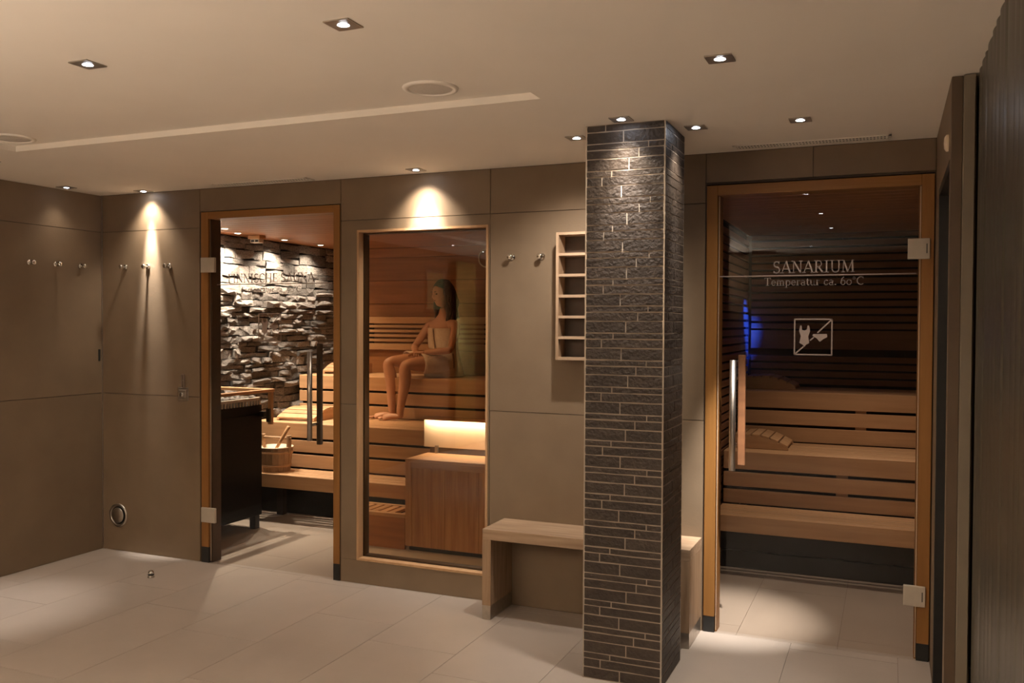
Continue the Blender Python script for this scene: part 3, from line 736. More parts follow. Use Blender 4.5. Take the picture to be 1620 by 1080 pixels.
headrest(.60, 1.58, .736, .40, .36, 'slatted curved headrest lying on the middle bench by the stone wall', rot=PI / 2 + .05 + 0, group=None)
hr2 = headrest(.52, 2.30, 1.086, .30, .34, 'slatted headrest on the highest left sauna bench by the stones', rot=PI / 2)

# --- bucket
bk = thing('sauna_bucket', 'pale wooden sauna bucket with upright handle on the lowest bench', 'bucket', (.46, 1.27, .376))
bc = (.46, 1.27, .376)
for i in range(16):
    a0, a1 = 2 * PI * i / 16 + .015, 2 * PI * (i + 1) / 16 - .015; bm = bmesh.new(); vs = []
    for (r, h) in ((.112, 0), (.134, .185)):
        for a in (a0, a1):
            for dr in (0, -.012): vs.append(bm.verts.new((bc[0] + (r + dr) * math.cos(a), bc[1] + (r + dr) * math.sin(a), bc[2] + h)))
    for f in ((0, 1, 3, 2), (4, 6, 7, 5), (0, 4, 5, 1), (2, 3, 7, 6), (0, 2, 6, 4), (1, 5, 7, 3)): bm.faces.new([vs[i_] for i_ in f])
    obj('stave', bm, 'copper', bk)
for h, r in ((.035, .1165), (.140, .129)):
    bm = bmesh.new(); lathe(bm, [(r, h), (r + .005, h + .001), (r + .006, h + .019), (r + .001, h + .02), (r, h)], bc, n=32); obj('hoop', bm, 'aspen', bk, True)
obj('liner', lathe(bmesh.new(), [(0, .02), (.10, .02), (.120, .186), (.138, .188), (.138, .192), (.117, .192), (.098, .03), (0, .03)], bc, n=32), 'cream', bk, True)
for sx in (-1, 1):
    obj('handle_ear', box(bc[0] + sx * .125 - .012, bc[0] + sx * .125 + .012, 1.25, 1.29, .52, .66, bev=.004), 'copper', bk)
bm = bmesh.new(); cyl(bm, (bc[0] + .14, 1.27, .635), (bc[0] - .14, 1.27, .635), .012, n=12); obj('handle', bm, 'copper', bk, True)
ld = thing('ladle', 'wooden ladle leaning out of the sauna bucket', 'ladle', (.46, 1.25, .42))
bm = bmesh.new(); cyl(bm, (.42, 1.235, .45), (.625, 1.215, .735), .011, .014, n=10); obj('handle', bm, 'aspenz', ld, True)
obj('scoop', lathe(bmesh.new(), [(0, 0), (.03, .004), (.04, .03), (.042, .045), (.038, .045), (.034, .03), (0, .008)], (.42, 1.235, .412), n=18), 'aspen', ld, True)

# --- heater
ht = thing('sauna_heater', 'tall black box sauna heater left of the doorway, topped with stones', 'heater', (.36, .63, 0))
HX0, HX1, HY0, HY1 = .13, .585, .24, .945
obj('housing', box(HX0, HX1, HY0, HY1, .10, .93, bev=.006), 'heaterblack', ht)
obj('side_plate', box(HX1, HX1 + .004, HY0 + .12, HY1 - .09, .13, .86, bev=.001), 'heaterblack', ht)
for x in (HX0 + .01, HX1 - .06):
    for y in (HY0 + .02, HY1 - .07): obj('leg', box(x, x + .05, y, y + .05, 0, .10), 'black', ht)
bm = bmesh.new()
for a in ((HX0, HX1, HY0, HY0 + .02), (HX0, HX1, HY1 - .02, HY1), (HX0, HX0 + .02, HY0, HY1), (HX1 - .02, HX1, HY0, HY1)): bx(bm, *a, .965, .985)
obj('rim', bm, 'satin', ht)
for i in range(22):
    y = HY0 + .02 + (HY1 - HY0 - .04) * i / 21; obj('grille_bar', box(HX1 - .012, HX1 - .002, y - .006, y + .006, .93, .965), 'satin', ht)
lava = []
for q in range(8):
    bm = bmesh.new(); bmesh.ops.create_icosphere(bm, subdivisions=1, radius=1)
    for v_ in bm.verts: v_.co *= random.uniform(.75, 1.1)
    me = bpy.data.meshes.new('heater_stone'); bm.to_mesh(me); bm.free(); me.materials.append(M['lava']); lava.append(me)
for i in range(8):
    for j in range(12):
        x = HX0 + .045 + (HX1 - HX0 - .09) * i / 7; y = HY0 + .045 + (HY1 - HY0 - .09) * j / 11
        o = link('heater_stone', random.choice(lava), ht, Vector((x + random.uniform(-.01, .01), y + random.uniform(-.01, .01), .955 + random.uniform(0, .03))) - ht.location)
        o.scale = (random.uniform(.028, .038), random.uniform(.028, .038), random.uniform(.02, .03)); o.rotation_euler = (0, 0, random.uniform(0, 6))
gr = thing('guard_rail', 'wooden guard rail around the top of the black heater', 'guard rail', (.36, .63, .8))
RA = (.04, .66, .14, 1.0)
obj('rail', box(RA[1] - .045, RA[1], RA[2], RA[3], 1.025, 1.048, bev=.003), 'aspeny', gr)
obj('rail', box(RA[0] + .05, RA[1] - .045, RA[3] - .045, RA[3], 1.025, 1.048, bev=.003), 'aspen', gr)
obj('rail', box(RA[0] + .05, RA[0] + .095, RA[2], RA[3] - .045, 1.025, 1.048, bev=.003), 'aspeny', gr)
obj('post', box(RA[1] - .035, RA[1] - .005, RA[3] - .04, RA[3] - .008, .78, 1.025, bev=.003), 'aspenz', gr)
obj('post', box(RA[1] - .035, RA[1] - .005, RA[2], RA[2] + .032, .78, 1.025, bev=.003), 'aspenz', gr)
obj('bracket', bx(box(HX1, RA[1] - .035, RA[3] - .09, RA[3] - .06, .84, .88), HX1, RA[1] - .035, RA[2] + .12, RA[2] + .15, .84, .88), 'black', gr)
obj('bracket', bx(box(RA[1] - .0345, RA[1] - .006, RA[3] - .0599, RA[3] - .0405, .80, .90), RA[1] - .035, RA[1] - .005, RA[2] + .03, RA[2] + .15, .84, .88), 'black', gr)

# --- sensor and sauna ceiling lamps
ts = thing('temperature_sensor', 'pale sensor box hanging under the sauna ceiling by the stones', 'sensor', (.20, 1.35, SC))
obj('mount', box(.15, .27, 1.31, 1.39, SC - .03, SC - .0005, bev=.004), 'aspen', ts)
obj('housing', box(.165, .255, 1.32, 1.38, SC - .06, SC - .03, bev=.003), 'whiteplastic', ts)
for q in (.178, .218): obj('grille_opening', box(q, q + .028, 1.3185, 1.3195, SC - .054, SC - .038), 'black', ts)
def sauna_lamp(x, y, label, pw, size, tgt, group, lens='warmlens', col=(1, .86, .70), rad=.02, r=.028):
    t = thing('sauna_lamp', label, 'recessed lamp', (x, y, SC), group)
    obj('rim', lathe(bmesh.new(), [(r, -.001), (r + .002, -.005), (r + .009, -.003), (r + .010, 0)], (x, y, SC), n=24), 'steel', t, True)
    obj('lens', lathe(bmesh.new(), [(0, -.006), (r * .6, -.005), (r, -.002)], (x, y, SC), n=20), lens, t, True)
    if pw: spot(t, (x, y, SC - .012), tgt, pw, size, .8, col, rad)
gl = 'recessed lamps washing the stone wall'
sauna_lamp(.34, .82, 'round recessed lamp nearest the door over the heater', 15, 100, (.30, .82, 0), gl)
sauna_lamp(.20, 1.13, 'round recessed lamp above the bright left end of the stones', 95, 120, (.0, 1.10, .9), gl)
sauna_lamp(.20, 1.72, 'round recessed lamp above the middle of the stone wall', 42, 120, (.0, 1.72, .9), gl)
sauna_lamp(.20, 2.24, 'round recessed lamp above the rear end of the stone wall', 26, 120, (.0, 2.20, .9), gl)

# --- cabinet, lit panel, slatted step near the window
cb = thing('wood_cabinet', 'tall vertical-grain wooden cabinet just inside the sauna window', 'cabinet', (2.4, .95, 0))
CX0, CX1, CY0, CY1, CZ = 1.905, 2.96, .80, 1.10, .625
wdt = (CX1 - CX0 - .05) / 4
obj('corner_post', box(CX0, CX0 + .05, CY0 - .004, CY0 + .04, .03, CZ - .022, bev=.002), 'aspenz', cb)
for i in range(4): obj('front_panel', box(CX0 + .05 + wdt * i + .0008, CX0 + .05 + wdt * (i + 1) - .0008, CY0, CY0 + .02, .03, CZ - .06, bev=.001), 'aspenz', cb)
obj('top_rail', box(CX0 + .05, CX1, CY0 - .004, CY0 + .02, CZ - .06, CZ - .022, bev=.002), 'aspen', cb)
obj('side_panel', box(CX0, CX0 + .02, CY0 + .04, CY1, .03, CZ - .022), 'aspenz', cb)
obj('top', box(CX0, CX1, CY0 - .005, CY1 + .02, CZ - .022, CZ, bev=.002), 'aspen', cb)
obj('plinth', box(CX0 + .02, CX1, CY0 + .02, CY1, 0, .03), 'black', cb)
lp = thing('light_panel', 'wide cream panel lit from above its edge, over the cabinet', 'light panel', (2.4, 1.12, CZ))
obj('panel', box(1.87, 2.96, 1.125, 1.140, .665, .872, bev=.002), 'cream', lp)
obj('lamp_hood', bx(box(1.87, 2.96, 1.085, 1.140, .873, .885), 1.87, 2.96, 1.083, 1.0865, .862, .873), 'aspen', lp)
obj('led_strip', box(1.88, 2.95, 1.096, 1.108, .868, .8725), 'strip', lp)
obj('back_board', box(1.92, 2.96, 1.125, 1.14, CZ + .0005, .665), 'jamb', lp)
for x in (1.97, 2.7): obj('support', box(x, x + .02, 1.10, 1.1245, CZ + .0005, .68), 'trim', lp)
l = bpy.data.lights.new('strip_light', 'AREA'); l.shape = 'RECTANGLE'; l.size = 1.05; l.size_y = .02; l.energy = 2.2; l.color = (1, .90, .80)
o = link('strip_light', l, lp, (2.415 - 2.4, 1.095 - 1.12, .862 - CZ)); o.rotation_euler = (math.radians(18), 0, 0)
st = thing('slatted_step', 'low wooden step with slatted top left of the cabinet', 'step', (1.7, .95, 0))
SX = (1.41, 1.90); SY = (.80, 1.09)
obj('front_panel', box(*SX, SY[0], SY[0] + .02, .0, .215, bev=.001), 'wallwood', st)
obj('side_panel', box(SX[0], SX[0] + .02, SY[0] + .02, SY[1], 0, .215), 'wallwood', st)
for a in ((SX[0], SX[1], SY[0], SY[0] + .04), (SX[0], SX[1], SY[1] - .04, SY[1])): obj('frame_rail', box(*a, .2155, .240, bev=.002), 'aspen', st)
for x in (SX[0], SX[1] - .045): obj('frame_rail', box(x, x + .045, SY[0] + .04, SY[1] - .04, .2155, .240, bev=.002), 'aspeny', st)
x = SX[0] + .055
while x + .05 < SX[1] - .045:
    obj('slat', box(x, x + .048, SY[0] + .041, SY[1] - .041, .2155, .236, bev=.002), 'aspeny', st); x += .068
tm = thing('wall_thermometer', 'round pale-rimmed thermometer on the rear wall, cut by the window edge', 'thermometer', (1.612, YB, 2.13))
obj('rim', lathe(bmesh.new(), [(.085, .001), (.085, .012), (.078, .016), (.072, .012), (.072, .004)], (1.62, YB, 2.13), B, 36), 'cream', tm, True)
obj('face', cyl(bmesh.new(), (1.62, YB - .001, 2.13), (1.62, YB - .006, 2.13), .073, n=30), 'wallwood', tm)
obj('needle', box(1.618, 1.622, YB - .009, YB - .0065, 2.12, 2.185), 'black', tm)
tl = thing('unseen_fill_lamp', 'dim warm fill lamp added over the seated woman', 'recessed lamp', (1.0, 1.55, SC))  # unseen lamp added for warm light on the woman and benches
obj('lens', lathe(bmesh.new(), [(0, -.006), (.02, -.005), (.03, -.001)], (1.0, 1.55, SC), n=20), 'wallwood', tl, True)
spot(tl, (1.0, 1.55, SC - .02), (1.0, 2.05, .6), 13, 110, 1, (1, .66, .36), .05)

# --- right sauna (sanarium)
nb = struct('wall_sanarium_back'); obj('backing', box(3.85, 5.5, YB + .03, YB + .1, 0, SC), 'backing', nb)
z = 1.09; PT = .058
while z < SC - .02:
    if 1.36 <= z < 1.50:
        obj('wide_board', box(3.92, 5.38, YB - .004, YB + .03, 1.362, 1.505, bev=.002), 'darkslat', nb); z = 1.518; continue
    top = min(z + .042, SC - .002)
    if z < 1.36 and top > 1.355: z = 1.36; continue
    obj('slat', box(3.92, 5.38, YB, YB + .03, z, top, bev=.003), 'darkslat', nb); z += PT
nl = struct('wall_sanarium_left'); obj('backing', box(3.85, 3.875, .1, YB + .03, 0, SC), 'backing', nl)
z = .02
while z < SC - .03:
    obj('slat', box(3.875, 3.90, .102, YB - .002, z, z + .042, bev=.003), 'darkslaty', nl); z += PT
nr = struct('wall_sanarium_right'); obj('backing', box(5.405, 5.5, .1, YB + .1, 0, SC), 'backing', nr)
z = .02
while z < SC - .03:
    obj('slat', box(5.38, 5.405, .102, YB - .002, z, z + .042, bev=.003), 'darkslaty', nr); z += PT
nc = struct('ceiling_sanarium'); obj('backing', box(3.85, 5.5, .1, YB + .1, SC + .02, SC + .08), 'backing', nc)
for y0, y1 in zip(frange(.1, YB, .12), frange(.1, YB, .12)[1:]):
    obj('panel', box(3.9, 5.405, y0 + .001, y1 - .001, SC, SC + .02, bev=.002), 'wallwood', nc)
g2 = 'stepped benches in the right sauna'
low = bench(3.925, 5.37, 1.12, 1.48, .365, None, 'lowest wooden bench in the right sauna, nearest its floor', g2, (), 6)
bench(3.925, 5.37, 1.50, 2.10, .712, .365, 'middle wooden bench in the right sauna with a headrest on it', g2, (4.63,), 8)
bench(3.925, 5.37, 2.12, 2.735, 1.07, .712, 'highest wooden bench in the right sauna against the slatted wall', g2, (4.72,), 8)
# dark kick boards under the lowest bench, part of it
obj('kick_board', box(3.93, 5.36, 1.270, 1.288, .002, .11), 'black', low); obj('kick_board', box(3.93, 5.36, 1.276, 1.288, .114, .24), 'black', low)
headrest(3.96, 1.66, .713, .36, .36, 'slatted curved headrest on the middle bench beside the door handle', rot=.0, flip=True)
headrest(3.94, 2.34, 1.071, .36, .34, 'shadowed headrest on the highest bench of the right sauna', rot=.0, flip=True)
# blue colour-therapy lamp in the ceiling, aimed at the slatted corner
bl = thing('blue_lamp', 'small blue colour lamp whose light tints the slatted corner', 'colour lamp', (4.34, 2.15, SC))
obj('lens', lathe(bmesh.new(), [(0, -.006), (.008, -.005), (.012, -.001)], (4.34, 2.15, SC), n=16), 'black', bl, True)
spot(bl, (4.34, 2.15, SC - .02), (3.885, 2.66, 1.52), 420, 19, 1, (.01, .06, 1), .01)
sl = thing('unseen_fill_lamp', 'warm fill lamp added in the right sauna ceiling', 'recessed lamp', (4.75, 1.3, SC))  # unseen lamp added to fill light on the bench fronts and floor
obj('lens', lathe(bmesh.new(), [(0, -.006), (.02, -.005), (.03, -.001)], (4.75, 1.3, SC), n=20), 'wallwood', sl, True)
spot(sl, (4.75, 1.3, SC - .02), (4.75, 1.35, 0), 22, 100, 1, (1, .80, .62), .05)

# ================================================================== THE WOMAN
def skinned(name, nodes, edges, mat, parent, sub=2, root=0):
    me = bpy.data.meshes.new(name); off = world_loc(parent)
    me.from_pydata([Vector(p) - off for p, r in nodes], edges, [])
    o = link(name, me, parent)
    m = o.modifiers.new('skin', 'SKIN'); m.use_smooth_shade = True
    for i, (p, r) in enumerate(nodes):
        sv = me.skin_vertices[0].data[i]; sv.radius = r if isinstance(r, tuple) else (r, r); sv.use_root = (i == root)
    s_ = o.modifiers.new('sub', 'SUBSURF'); s_.levels = sub; s_.render_levels = sub
    dg = bpy.context.evaluated_depsgraph_get(); ev = o.evaluated_get(dg)
    nm = bpy.data.meshes.new_from_object(ev); o.modifiers.clear(); o.data = nm; nm.name = name
    nm.materials.clear(); nm.materials.append(M[mat])
    for p in nm.polygons: p.use_smooth = True
    return o
V = Vector
pw = thing('person', 'woman wrapped in a pale towel sitting on the highest bench, hands in lap', 'person', (1.35, 2.38, 1.086))
fw = V((-.72, -.69, 0)).normalized(); rt = V((-.69, .72, 0)).normalized()   # facing; her right
pel = V((1.37, 2.40, 1.20)); chest = V((1.345, 2.45, 1.44)); neck0 = V((1.345, 2.455, 1.625)); neck1 = V((1.342, 2.44, 1.70))
nodes = [(pel, (.135, .115)), (pel + V((0, .02, .13)), (.115, .085)), (chest, (.135, .09)), (chest + V((0, .005, .095)), (.100, .062)), (neck0, .046), (neck1, .046)]
edges = [(0, 1), (1, 2), (2, 3), (3, 4), (4, 5)]
def add(p, r, frm):
    nodes.append((V(p), r)); edges.append((frm, len(nodes) - 1)); return len(nodes) - 1
# legs
for sgn, knee, ank in ((1, V((.985, 2.09, 1.225)), V((1.050, 2.06, .80))), (-1, V((1.215, 1.985, 1.205)), V((1.180, 1.97, .80)))):
    hip = add(pel + rt * .085 * sgn + fw * .03 + V((0, 0, -.012)), .092, 0)
    th = add(pel.lerp(knee, .5) + rt * .04 * sgn + V((0, 0, .005)), .078, hip)
    kn = add(knee + V((0, 0, -.005)), .055, th)
    cf = add(knee.lerp(ank, .32) - fw * .022, .056, kn)
    c2 = add(knee.lerp(ank, .68) - fw * .01, .040, cf)
    an = add(ank, .031, c2)
    tdir = (V((-1, -.22, 0)).normalized() if sgn < 0 else V((-1, -.35, 0)).normalized())
    he = add(ank + V((0, 0, -.030)) - tdir * .012, .029, an)
    mf = add(ank + tdir * .085 + V((0, 0, -.032)), (.030, .024), he)
    bf = add(ank + tdir * .155 + V((0, 0, -.047)), (.036, .014), mf)
    side = V((-tdir.y, tdir.x, 0))
# arms
hands = []
for sgn, sh, el, wr_ in ((1, V((1.165, 2.53, 1.535)), V((1.065, 2.42, 1.335)), V((1.205, 2.20, 1.300))), (-1, V((1.505, 2.37, 1.535)), V((1.535, 2.20, 1.320)), V((1.315, 2.125, 1.300)))):
    s0 = add(sh, .048, 3); m0 = add(sh.lerp(el, .5), .038, s0); e0 = add(el, .032, m0); f0 = add(el.lerp(wr_, .35), .033, e0); w0 = add(wr_, .022, f0)
    hands.append((sgn, wr_))
skinned('body', nodes, edges, 'skin', pw)
# toes
for ank, tdir in ((V((1.180, 1.97, .80)), V((-1, -.22, 0)).normalized()), (V((1.050, 2.06, .80)), V((-1, -.35, 0)).normalized())):
    side = V((-tdir.y, tdir.x, 0))
    for q in range(5):
        o_ = (q - 2) * .0145; ln = (.052, .046, .042, .036, .03)[q] if ank.x > 1.1 else (.03, .036, .042, .046, .052)[q]
        r_ = .011 if ln > .05 else .008
        b0 = ank + tdir * .150 + side * o_ + V((0, 0, -.048))
        skinned('toe', [(b0, r_), (b0 + tdir * ln * .6, r_), (b0 + tdir * ln + V((0, 0, -.004)), r_ * .85)], [(0, 1), (1, 2)], 'skin', pw, 1)
# hands: palm + fingers, right hand resting over left on the lap
pc = [V((1.235, 2.135, 1.290)), V((1.265, 2.105, 1.305))]
for (sgn, wr_), dirv in zip(hands, (V((.55, -.80, -.08)).normalized(), V((-.98, .05, -.05)).normalized())):
    p0 = wr_; side = dirv.cross(V((0, 0, 1))).normalized()
    p1 = p0 + dirv * .045; p2 = p0 + dirv * .085
    skinned('palm', [(p0 - dirv * .02, (.022, .018)), (p1, (.034, .014)), (p2, (.036, .012))], [(0, 1), (1, 2)], 'skin', pw, 2)
    for q in range(4):
        b0 = p2 + side * (q - 1.5) * .018 - dirv * .01; ln = (.062, .072, .068, .052)[q]
        skinned('finger', [(b0, .0088), (b0 + dirv * ln * .45 + V((0, 0, -.002)), .0082), (b0 + dirv * ln * .75 + V((0, 0, -.014)), .0076), (b0 + dirv * ln * .9 + V((0, 0, -.028)), .0066)], [(0, 1), (1, 2), (2, 3)], 'skin', pw, 1)
    tb = p0 + dirv * .03 - side * sgn * .026
    skinned('thumb', [(tb, .011), (tb + dirv * .025 - side * sgn * .016, .0105), (tb + dirv * .055 - side * sgn * .014 + V((0, 0, -.004)), .009)], [(0, 1), (1, 2)], 'skin', pw, 1)
# head
hc = V((1.340, 2.425, 1.800)); hf = V((-.52, -.84, -.12)).normalized(); hr = hf.cross(V((0, 0, 1))).normalized(); hu = hr.cross(hf).normalized()
bm = bmesh.new(); bmesh.ops.create_uvsphere(bm, u_segments=36, v_segments=28, radius=1)
def gs(a, b_, s_): return math.exp(-((a / s_) ** 2 + (b_ / s_) ** 2))
for v_ in bm.verts:
    r_, f_, u_ = v_.co.x, v_.co.y, v_.co.z          # right, forward, up on the unit sphere
    wd = .074 * (1 - .28 * max(0, -u_) ** 1.3); R_ = r_ * wd; F_ = f_ * (.092 if f_ > 0 else .098); U_ = u_ * .112
    if f_ > .1:
        F_ += .015 * math.exp(-((R_ / .013) ** 2 + ((U_ + .014) / .016) ** 2))      # nose tip
        F_ += .007 * math.exp(-((R_ / .010) ** 2 + ((U_ - .006) / .026) ** 2))      # bridge
        for sx in (-1, 1): F_ -= .006 * math.exp(-(((R_ - sx * .029) / .015) ** 2 + ((U_ - .010) / .012) ** 2))
        F_ += .006 * math.exp(-((R_ / .022) ** 2 + ((U_ + .047) / .008) ** 2))      # lips
        F_ += .012 * math.exp(-((R_ / .022) ** 2 + ((U_ + .088) / .016) ** 2))      # chin
    v_.co = hc + hr * R_ + hf * F_ + hu * U_
head = obj('head', bm, 'skin', pw, True)
def blob(c, rx, rf, ru, n=14):
    bm = bmesh.new(); bmesh.ops.create_uvsphere(bm, u_segments=n, v_segments=n // 2 + 2, radius=1)
    for v_ in bm.verts: v_.co = c + hr * v_.co.x * rx + hf * v_.co.y * rf + hu * v_.co.z * ru
    return bm
M['lip'] = noise_mat('lip', (.36, .12, .09), (.40, .14, .10), 20, .4); M['eye'] = noise_mat('eye', (.05, .03, .02), (.08, .05, .03), 20, .2); 
for sx in (-1, 1):
    e_ = obj('eye', blob(hc + hr * sx * .029 + hf * .077 + hu * .010, .012, .008, .0055), 'eye', head, True)
    obj('eyebrow', blob(hc + hr * sx * .029 + hf * .088 + hu * .029, .018, .004, .003), 'hair', head, True)
    obj('ear', blob(hc + hr * sx * .073 - hf * .004 + hu * -.004, .008, .018, .030), 'skin', head, True)
obj('mouth', blob(hc + hf * .087 - hu * .047, .018, .007, .006), 'lip', head, True)
# hair: cap plus long wavy locks
bm = bmesh.new(); bmesh.ops.create_uvsphere(bm, u_segments=96, v_segments=72, radius=1)
for v_ in bm.verts:
    r_, f_, u_ = v_.co.x, v_.co.y, v_.co.z
    k_ = 1 + .025 * math.sin(14 * r_ + 6 * u_)
    R_, F_, U_ = r_ * .088 * k_, f_ * .104, u_ * .124 * k_
    v_.co = hc - hf * .016 + hu * .008 + hr * R_ + hf * F_ + hu * U_
kill = []
for v_ in bm.verts:
    q = v_.co - hc; R_, F_, U_ = q.dot(hr), q.dot(hf), q.dot(hu)
    if F_ > .006 and U_ < .078 - 5.5 * R_ * R_ and F_ > .35 * max(0, abs(R_) - .05): kill.append(v_)
    elif U_ < -.055 and F_ > -.03: kill.append(v_)
bmesh.ops.delete(bm, geom=kill, context='VERTS')
o = obj('hair', bm, 'hair', pw, True); sd = o.modifiers.new('solid', 'SOLIDIFY'); sd.thickness = .006
rl = random.Random(5)
for sx, n_ in ((1, 10), (-1, 14)):
    for q in range(n_):
        a = q / (n_ - 1); L_ = rl.uniform(.24, .31); ph = rl.uniform(0, 6)
        st_ = hc + hr * sx * (.062 + .012 * math.sin(a * PI)) + hf * (.016 - .105 * a) + hu * (.055 - .02 * a)
        pts = []
        for i in range(8):
            t_ = i / 7; wv = .009 * min(1, 3 * t_)
            pts.append((st_ + V((0, 0, -1)) * L_ * t_ + hr * sx * (.034 * math.sin(min(1, t_ * 1.6) * 1.5) + wv * math.sin(10 * t_ + ph)) + hf * (wv * math.sin(11 * t_ + ph * 1.7) - .012 * t_), .020 * (1 - .45 * t_) if i else .008))
        skinned('hair_lock', pts, [(i, i + 1) for i in range(7)], 'hair', pw, 1)
# towel wrap: torso sheath, lap drape and the folded flap
bm = bmesh.new(); rings = []
for h_, a_, b_, c_ in ((1.505, .150, .108, chest), (1.44, .158, .120, chest), (1.33, .138, .112, pel + V((0, .02, 0))), (1.24, .158, .135, pel + V((0, .01, 0))), (1.13, .190, .165, pel), (1.092, .195, .170, pel)):
    ring = []
    for i in range(36):
        an_ = 2 * PI * i / 36; wv = 1 + .015 * math.sin(an_ * 7 + h_ * 20)
        p = V((c_.x, c_.y, h_)) + rt * a_ * wv * math.cos(an_) + fw * b_ * wv * math.sin(an_); ring.append(bm.verts.new(p))
    rings.append(ring)
for A_, B_ in zip(rings, rings[1:]):
    for i in range(36): bm.faces.new((A_[i], A_[(i + 1) % 36], B_[(i + 1) % 36], B_[i]))
o = obj('towel', bm, 'towel', pw, True); sd = o.modifiers.new('solid', 'SOLIDIFY'); sd.thickness = .008
# lap part over both thighs
bm = bmesh.new(); rows_ = []
kR, kL = V((.985, 2.09, 1.225)), V((1.215, 1.985, 1.205))
NJ = 28
for i in range(11):
    t_ = -.12 + i / 10 * .76; cR = (pel + rt * .085).lerp(kR, t_); cL = (pel - rt * .085).lerp(kL, t_); row = []; r_ = .108 - .022 * max(0, t_)
    ax = (kL - pel).normalized(); side_ = (cR - cL); gap = side_.length; sd_ = side_.normalized()
    for j in range(NJ + 1):
        s_ = j / NJ
        if s_ < .36: a = math.radians(-50 + s_ / .36 * 130); p = cR + sd_ * r_ * math.cos(a) + V((0, 0, r_ * math.sin(a)))
        elif s_ > .64: a = math.radians(100 + (s_ - .64) / .36 * 130); p = cL + sd_ * r_ * math.cos(a) + V((0, 0, r_ * math.sin(a)))
        else:
            q = (s_ - .36) / .28; pa = cR + sd_ * r_ * math.cos(math.radians(80)) + V((0, 0, r_ * .985)); pb = cL + sd_ * r_ * math.cos(math.radians(100)) + V((0, 0, r_ * .985))
            p = pa.lerp(pb, q) - V((0, 0, .018 * math.sin(PI * q)))
        p.z = max(p.z + .003 * math.sin(9 * s_ + 5 * t_), 1.092); row.append(bm.verts.new(p))
    rows_.append(row)
for A_, B_ in zip(rows_, rows_[1:]):
    for j in range(NJ): bm.faces.new((A_[j], A_[j + 1], B_[j + 1], B_[j]))
o = obj('towel_lap', bm, 'towel', pw, True); sd = o.modifiers.new('solid', 'SOLIDIFY'); sd.thickness = .007
# folded flap at her front, hanging from the chest wrap
bm = bmesh.new(); rows_ = []
for i in range(9):
    row = []
    for j in range(9):
        u_ = j / 8; t_ = i / 8; an_ = math.radians(35 + 75 * u_ + 8 * t_); zz_ = 1.508 - .20 * t_ * (1 - .25 * (1 - u_))
        c_ = chest.lerp(pel + V((0, .02, 0)), max(0, min(1, (1.47 - zz_) / .14)))
        p = V((c_.x, c_.y, zz_)) + rt * .172 * math.cos(an_) + fw * (.138 + .006 * math.sin(6 * u_)) * math.sin(an_); row.append(bm.verts.new(p))
    rows_.append(row)
for A_, B_ in zip(rows_, rows_[1:]):
    for j in range(8): bm.faces.new((A_[j], A_[j + 1], B_[j + 1], B_[j]))
o = obj('towel_flap', bm, 'towel', pw, True); sd = o.modifiers.new('solid', 'SOLIDIFY'); sd.thickness = .01

# ================================================================== BEHIND THE CAMERA (seen mirrored in the glass, except the added uplighters)
for x, y, lab in ((2.15, -4.6, 'unseen uplighter added to brighten the ceiling, nearer the saunas'), (2.5, -5.7, 'unseen uplighter added to brighten the ceiling, at the far end')):
    t = thing('added_uplighter', lab, 'lamp', (x, y, 0), 'added uplighters out of view')  # uplighters invented out of view to brighten the corridor ceiling
    obj('base', lathe(bmesh.new(), [(0, 0), (.14, 0), (.14, .012), (.02, .02), (0, .02)], (x, y, 0), n=32), 'steel', t, True)
    obj('pole', cyl(bmesh.new(), (x, y, .02), (x, y, 1.42), .011), 'steel', t, True)
    obj('lamp_shade', lathe(bmesh.new(), [(.012, 1.42), (.10, 1.45), (.17, 1.53), (.172, 1.53), (.10, 1.443), (.012, 1.412)], (x, y, 0), n=36), 'whiteplastic', t, True)
    l = bpy.data.lights.new('bulb', 'AREA'); l.shape = 'DISK'; l.size = .2; l.energy = (20 if y > -5 else 90); l.color = (1, .87, .72)
    o = link('bulb', l, t, (0, 0, 1.50)); o.rotation_euler = (PI, 0, 0)
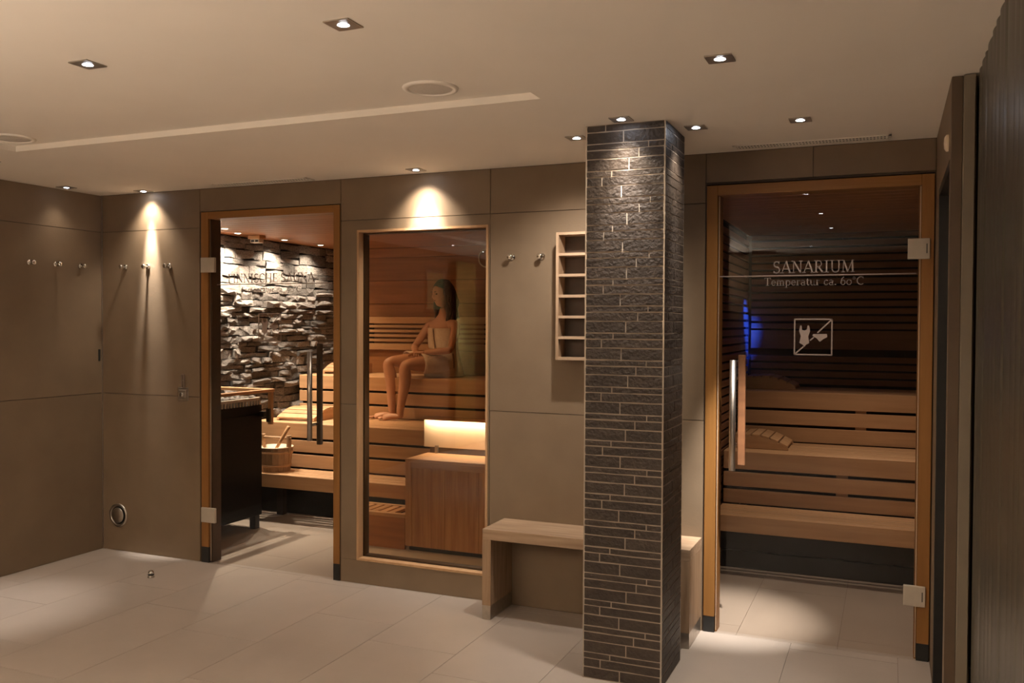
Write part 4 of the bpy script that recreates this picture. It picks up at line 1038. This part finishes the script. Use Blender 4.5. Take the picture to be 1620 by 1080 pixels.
w2 = struct('window_2')
obj('frame', bx(bx(bx(box(.0, .02, -4.94, -4.48, 1.68, 1.71), 0, .02, -4.94, -4.48, 2.14, 2.17), 0, .02, -4.94, -4.91, 1.71, 2.14), 0, .02, -4.51, -4.48, 1.71, 2.14), 'trim', w2)
for i in range(14):
    z = 1.715 + i * .0305; obj('blind_slat', box(.002, .010, -4.91, -4.51, z, z + .026), 'blind', w2)
bm = bmesh.new(); prev = None
for i in range(61):
    y = -5.08 - .50 * i / 60; x = .10 + .03 * math.sin(i * .75)
    a = bm.verts.new((x, y, .05)); b_ = bm.verts.new((x, y, 2.3))
    if prev: bm.faces.new((prev[0], a, b_, prev[1]))
    prev = (a, b_)
cu = obj('curtain', bm, 'curtain', None, True, origin=(.1, -5.33, .05)); tag(cu, 'pale yellow curtain behind the camera, mirrored in the window glass', 'curtain')
sd = cu.modifiers.new('solid', 'SOLIDIFY'); sd.thickness = .004
pp = thing('potted_plant', 'leafy potted plant behind the camera, mirrored in the window glass', 'plant', (.95, -5.9, 0))
obj('pot', lathe(bmesh.new(), [(0, 0), (.13, 0), (.17, .30), (.15, .30), (.13, .26), (0, .26)], (.95, -5.9, 0), n=24), 'whiteplastic', pp, True)
bm = bmesh.new(); rp = random.Random(3)
for i in range(60):
    a = rp.uniform(0, 2 * PI); el = rp.uniform(.5, 1.4); L_ = rp.uniform(.35, .85); dr = V((math.cos(a) * math.cos(el), math.sin(a) * math.cos(el), math.sin(el))); sd_ = dr.cross(V((0, 0, 1))).normalized() * rp.uniform(.02, .035)
    p0 = V((.95, -5.9, .28)); p1 = p0 + dr * L_ * .5; p2 = p0 + dr * L_ + V((0, 0, -.15 * L_)); p2 = V((max(.2, p2.x), max(-6.45, p2.y), p2.z)); p1 = V((max(.2, p1.x), max(-6.45, p1.y), p1.z))
    q = [bm.verts.new(x_) for x_ in (p0, p1 + sd_, p2, p1 - sd_)]; bm.faces.new(q)
o = obj('foliage', bm, 'leaf', pp); o['kind'] = 'stuff'
